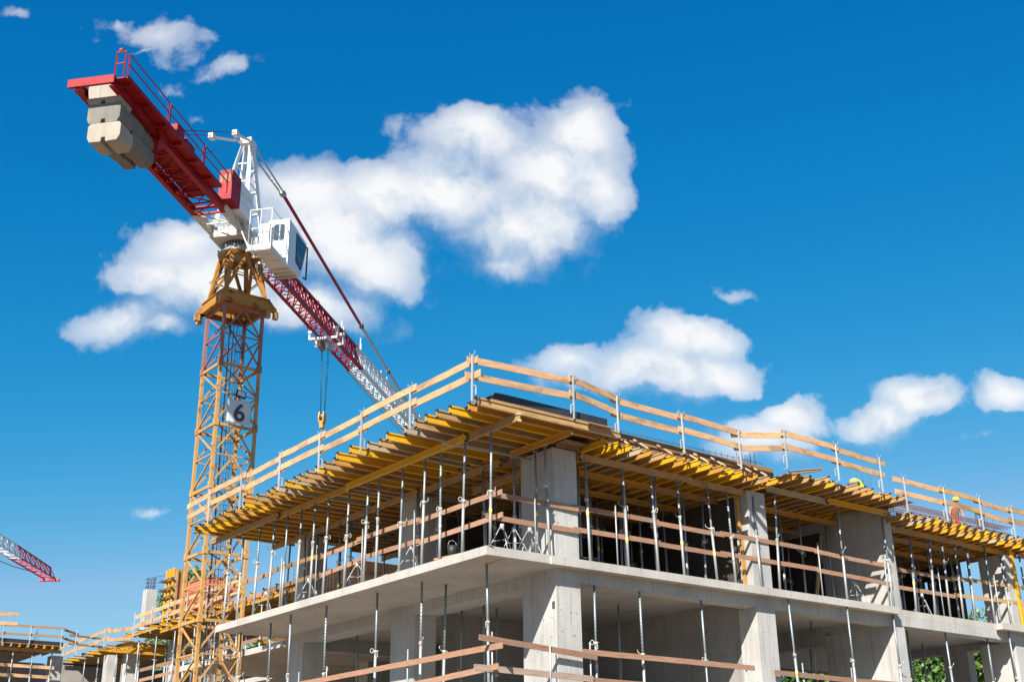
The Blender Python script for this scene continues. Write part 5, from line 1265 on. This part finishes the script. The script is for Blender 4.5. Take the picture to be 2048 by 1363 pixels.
for i, (y, c) in enumerate([(46.4, 'yellow'), (44.6, 'tan'), (42.7, 'yellow'), (41.2, 'yellow'), (39.6, 'amber'), (38.2, 'yellow'), (36.8, 'tan'), (35.4, 'amber'), (34, 'yellow'), (32.6, 'tan'), (31.2, 'amber'), (29.8, 'yellow'), (28.4, 'tan'), (27, 'amber')]):
    hbeam((7.3, y, 3.62), (11.2, y, 3.62), c, f'{CNAME[c]} joist under the skip deck of the far wing, {nth(i + 1)} from its left', 'joists under the skip deck')
for i, (y0, y1, x) in enumerate([(46.6, 42.6, 7.75), (42.8, 37, 8.0), (37, 31, 7.9), (31, 25, 8.0)]):
    hbeam((x, y1, 3.42 if i else 3.64), (x, y0, 3.42 if i else 3.64), 'amber' if i else 'tan', f'main beam along the skip deck edge, {nth(i + 1)} piece from its left', 'main beams of the far wing', 'main_beam', False)
FP = MB().tube((0, 0, 0), (0, 0, 2.0), .05, 8).tube((0, 0, 1.9), (0, 0, 3.4), .04, 8).tube((0, 0, 1.93), (0, 0, 2.0), .075, 8).bar((-.13, 0, 1.97), (.16, 0, 2.02), .03, .03).box((-.08, -.08, 3.392), (.08, .08, 3.4)).mesh('far prop', 'galv')
def farprop(x, y, z, label, group):
    o = put('steel_prop', FP, None, mat=Matrix.Translation((x, y, z)) @ Matrix.Rotation(rnd.uniform(0, 6), 4, 'Z')); tag(o, label, 'prop', group)
for i in range(12): farprop(5.75 - 1.22 * i, 54.95, .05, f'steel prop under the far left wing deck edge, {nth(i + 1)} from its right corner', 'props of the far left wing')
for i in range(9): farprop(5.1 - 1.4 * i, 57.0, .05, f'dim steel prop behind the far left wing front, {nth(i + 1)} from the right', 'rear props of the far left wing')
for i, (x, y) in enumerate([(8.9, 62), (8.8, 60.2), (8.7, 57.2), (8.8, 54.9), (9.0, 52.2), (8.9, 50.0), (9.0, 48.2)]): farprop(x, y, .0, f'steel prop under the stepped far wing, {nth(i + 1)} from the far end', 'props of the stepped far wing')
for i in range(18): farprop(8.1 if i % 2 == 0 else 9.3, 46.2 - 1.35 * i, .0, f'steel prop under the skip deck of the far wing, {nth(i + 1)} from its left', 'props under the skip deck')
for i in range(14): farprop(9.3, 20.4 + 0.95 * i * (1.9 if i > 9 else 1), 0, f'sunlit steel prop on the inner courtyard slab edge, {nth(i + 1)} from the right', 'props on the inner courtyard slab')
# wing guard rails
def farpost(x, y, z0, z1, label):
    o = MB().bar((0, 0, 0), (0, 0, z1 - z0), .05, .05, (0, 1, 0)).bar((0, 0, .55), (.12, .0, .55), .03, .03).build('guard_post', 'steelpale', None, (x, y, z0)); tag(o, label, 'guard post', 'guard posts of the far wing')
for i, (x, y) in enumerate([(7.0, 54.4), (6.05, 54.4), (4.06, 54.4), (2.38, 54.4), (.4, 54.4), (-2, 54.4)]): farpost(x, y, 3.7, 5.0, f'pale guard post of the far left wing, {nth(i + 1)} from its right corner')
for i, y in enumerate([61.2, 58.6, 56.1, 53.3]): farpost(8.5, y, 3.6, 5.05, f'pale guard post of the stepped far wing, {nth(i + 1)} from the far end')
for i, y in enumerate([46.3, 43.6, 41.2, 38.6, 36, 33.2]): farpost(7.72, y, 3.5, 5.1, f'pale guard post of the skip deck, {nth(i + 1)} from its left')
for k, (zo, nm) in enumerate(((0, 'upper'), (-.55, 'lower'))):
    board((-6, 54.5, 4.98 + zo), (2.9, 54.5, 4.98 + zo), 'pine', f'pine {nm} rail of the far left wing, left span', 'guard boards of the far wing', .17)
    board((2.2, 54.46, 4.95 + zo), (6.3, 54.46, 5.0 + zo), 'redwood', f'brownish {nm} rail of the far left wing, right span', 'guard boards of the far wing', .15)
    board((6.2, 54.5, 4.95 + zo), (7.3, 54.9, 4.75 + zo), 'plybrown', f'short dark {nm} rail bending round the far left wing corner', 'guard boards of the far wing', .15)
    board((2.2, 51.0, 5.1 + zo), (-3, 51.6, 5.0 + zo), 'pine', f'pale {nm} rail entering at the left frame edge', 'guard boards of the far wing', .2)
    board((8.58, 61.9, 4.80 + zo), (8.58, 52.7, 4.95 + zo), 'pine', f'long pine {nm} rail of the stepped far wing', 'guard boards of the far wing', .24)
    board((7.0, 55.8, 4.8 + zo), (13, 57, 4.8 + zo), 'redwood', f'thin brown {nm} rail behind the stepped far wing', 'guard boards of the far wing', .13)
    board((7.8, 46.3, 4.78 + zo), (7.8, 39.2, 4.86 + zo), 'pine', f'long pine {nm} rail in front of the red skip', 'guard boards of the far wing', .24)
    board((7.82, 39.6, 4.84 + zo), (7.82, 31.5, 4.84 + zo), 'pine', f'pine {nm} rail of the skip deck behind the mast', 'guard boards of the far wing', .22)
    board((8.4, 52.5, 4.75 + zo), (7.8, 46.6, 4.15 + zo), 'pine', f'pine {nm} rail running down to the skip deck corner', 'guard boards of the far wing', .22)
for z, nm in ((2.55, 'upper'), (1.95, 'lower')):
    board((-3, 54.98, z), (6.0, 54.98, z), 'pine', f'pine {nm} rail under the far left wing deck', 'guard boards of the far wing', .2)
    board((8.4, 60, z - .9), (8.4, 54, z - .9), 'redwood', f'reddish {nm} rail under the stepped far wing', 'guard boards of the far wing', .18)
    board((8.25, 46, z - .9), (8.25, 28, z - .9), 'redwood', f'reddish {nm} rail under the skip deck', 'guard boards of the far wing', .2)
board((8.0, 44.5, 4.0), (8.6, 41.6, 4.05), 'plybrown', 'brown plywood sheet sticking out below the skip deck rail', 'loose boards', .03, 1.0, 'loose_plank', 'plank')
# trestles of bent bars on the left wing deck
for i, x in enumerate((5.0, 2.55, 1.75)):
    b = MB().path([(-.35, 0, 0), (0, 0, 1.05), (.3, 0, 0)], .018, 5).path([(0, 0, 1.2), (0.02, .3, 0)], .018, 5).tube((-.25, 0, .3), (.25, 0, .3), .015, 5)
    tag(b.build('bar_trestle', 'rebardk', None, (x, 56.2, 3.89)), f'dark bent bar trestle on the far left wing deck, {nth(i + 1)} from its right corner', 'trestle', 'bar trestles')
# column form of yellow studs and steel yokes
cf = thing('column_form', 'tall yellow timber column form with steel yokes on the far wing deck', 'formwork', (8.7, 43.3, 3.9))
b = MB()
for y in (-.05, .45, .95): b.bar((0, y, 0), (0, y, 3.5), .12, .16, (0, 1, 0))
b.build('stud', 'yellow', cf)['label'] = 'yellow studs'
MB().box((.09, -.12, 0), (.12, 1.05, 3.5)).build('panel', 'plybrown', cf)
MB().box((.0, -.17, .0), (.9, -.135, 3.45)).build('panel', 'ply', cf)
b = MB().bar((.14, -.24, 0), (.14, -.24, 3.4), .16, .12, (1, 0, 0)).bar((.72, -.24, 0), (.72, -.24, 3.4), .16, .12, (1, 0, 0)); b.build('stud', 'tan', cf)
for z in (.25, .75, 1.25, 1.8, 2.3, 2.85):
    b = MB().bar((-.14, -.4, z), (-.14, 1.3, z), .09, .11).bar((-.35, 1.15, z + .04), (.4, 1.15, z + .04), .05, .05).bar((-.4, 1.25, z - .05), (.2, 1.25, z - .05), .05, .05); b.build('yoke', 'steeldark', cf)
    MB().bar((-.22, -.1, z - .08), (-.02, 1.1, z - .08), .06, .06).build('waler', 'amber', cf)
# concrete skip
sk = thing('concrete_skip', 'faded orange red concrete skip standing on the far wing deck behind the mast', 'skip', (9.6, 41.6, 3.87))
def ring(x0, x1, y0, y1, z): return [(x0, y0, z), (x1, y0, z), (x1, y1, z), (x0, y1, z)]
b = MB(); r_ = [ring(-.25, 2.0, -1.6, 2.9, 2.55), ring(-.25, 2.0, -1.6, 2.9, 1.95), ring(.3, 1.4, -.6, 1.6, 1.1)]
vs = r_[0] + r_[1] + r_[2]; b.add(vs, [(0, 1, 2, 3), (8, 11, 10, 9)] + [(i, (i + 1) % 4, 4 + (i + 1) % 4, 4 + i) for i in range(4)] + [(4 + i, 4 + (i + 1) % 4, 8 + (i + 1) % 4, 8 + i) for i in range(4)])
b.build('hopper', 'skipred', sk)
b = MB()
for p, q in (((-.25, -1.6), (2, -1.6)), ((2, -1.6), (2, 2.9)), ((2, 2.9), (-.25, 2.9)), ((-.25, 2.9), (-.25, -1.6))): b.bar((*p, 2.57), (*q, 2.57), .12, .1)
b.build('rim', 'plybrown', sk)
for x, y in ((-.05, -.9), (1.6, -.9), (-.05, 2.1), (1.6, 2.1)): MB().bar((x, y, 0), (x, y, 2.0), .16, .16, (0, 1, 0)).build('leg', 'skipred', sk)
b = MB().bar((-.05, -.9, .3), (-.05, 2.1, 1.6), .1, .1).bar((-.05, 2.1, .3), (-.05, -.9, 1.6), .1, .1); b.build('cross_brace', 'skipred', sk)
single('sack', MB().prism([(0, 0, 0), (.5, 0, 0), (.55, 0, .3), (.4, 0, .5), (.12, 0, .48), (-.04, 0, .25)], (0, .6, 0)), 'steelpale', 'pale grey sack beside the legs of the red skip', 'sack', loc=(8.4, 41.0, 3.88))
# reinforcing mesh panel and stacked timber behind the left end of the upper storey
b = MB()
for k in range(17): b.tube((.18 * k, 0, 0), (.18 * k + .05 * math.sin(k), 0, 2.7), .010, 4)
for k in range(14): b.tube((0, 0, .2 * k), (2.9, 0.02, .2 * k + .02), .010, 4)
single('rebar_mesh', b, 'rebardk', 'upright reinforcing mesh panel beyond the left end of the upper slab', 'rebar', loc=(4.4, 19.7, .6))
for i in range(16):
    board((5.2 + rnd.uniform(-.6, .6), 20.6 + .22 * i, .1 + .16 * (i % 6)), (8.6 + rnd.uniform(-.5, .9), 20.2 + .3 * i, .25 + .2 * (i % 5)), rnd.choice(['pine', 'amber', 'tan', 'plybrown']), f'loose board in the jumbled timber pile beyond the left slab end, {nth(i + 1)} from the front', 'jumbled timber pile', .12, .06, 'loose_plank', 'plank')
wb('floor_slab', (4.0, 19.5, -0.25), (8.99, 30, -0.0), 'conc')

# ------------------------------------------------------------------ trees
def tree(name, x, y, hh, rad, label, mat, n=5200, seed=1, zbase=-8.75, cz=0.62):
    r2 = random.Random(seed)
    t = thing(name, label, 'tree', (x, y, zbase), group='trees behind the site')
    b = MB(); b.tube((0, 0, 0), (0.1, 0, hh * .45), .32, 10, .2)
    tips = []
    for k in range(9):
        a = k * 2.4 + r2.uniform(-.3, .3); z0_ = hh * r2.uniform(.3, .5); L = rad * r2.uniform(.5, .9)
        q = (L * math.cos(a), L * math.sin(a), z0_ + hh * r2.uniform(.12, .4)); b.tube((.08, 0, z0_), q, .12, 6, .03); tips.append(q)
    b.build('trunk', 'bark', t)
    blobs = [(Vector(q), rad * r2.uniform(.28, .5)) for q in tips]
    for k in range(13):
        a = r2.uniform(0, 6.28); e = r2.uniform(-.7, 1); rr = rad * r2.uniform(.2, .85)
        blobs.append((Vector((rr * math.cos(a) * math.cos(e * .9), rr * math.sin(a) * math.cos(e * .9), hh * cz + e * hh * .33)), rad * r2.uniform(.22, .42)))
    c = MB()
    vs, fs = [], []
    for k in range(n):
        o, br = blobs[k % len(blobs)]
        d = Vector((r2.gauss(0, 1), r2.gauss(0, 1), r2.gauss(0, 1))).normalized() * br * (r2.random() ** .45)
        p = o + d
        s_ = r2.uniform(.12, .25)
        ax = Vector((r2.gauss(0, 1), r2.gauss(0, 1), r2.gauss(0, 1))).normalized(); bx = ax.cross(Vector((r2.gauss(0, 1), r2.gauss(0, 1), r2.gauss(.6, 1)))).normalized()
        i = len(vs); vs += [p - ax * s_, p + bx * s_ * .55, p + ax * s_, p - bx * s_ * .55]; fs.append((i, i + 1, i + 2, i + 3))
    me = bpy.data.meshes.new('crown'); me.from_pydata([tuple(v) for v in vs], [], fs); me.materials.append(M[mat])
    put('crown', me, t)
for i, (x, y, hh, rad, m, lb) in enumerate([(43, 25, 12.5, 4.6, 'leaf', 'bushy green tree behind the lower middle right bay'), (48, 20.5, 14.5, 5.0, 'leaf', 'dense green tree behind the lower far right bay, its left neighbour'), (52.5, 16.0, 15.2, 4.8, 'leaf2', 'lighter green tree behind the far right bay'),
        (57.0, 11.5, 14.4, 5.0, 'leaf', 'dark green tree at the far right edge of the lower storey'), (38.0, 30, 11.5, 4.2, 'leaf', 'low green tree glimpsed through the lower middle bay'), (54, 24, 15.8, 5, 'leaf', 'tall green tree rising behind the far right tree row'),
        (25.2, 79, 24.2, 4.2, 'leaf2', 'green tree top peeping out behind the crane mast'), (38.5, 68, 23.0, 5.0, 'leaf2', 'green tree glimpsed through the left end of the upper storey'), (33.0, 74, 22.0, 3.6, 'leaf2', 'small green tree top between mast and upper storey')]):
    tree('broadleaf_tree', x, y, hh, rad, lb, m, 10500, 11 + i)
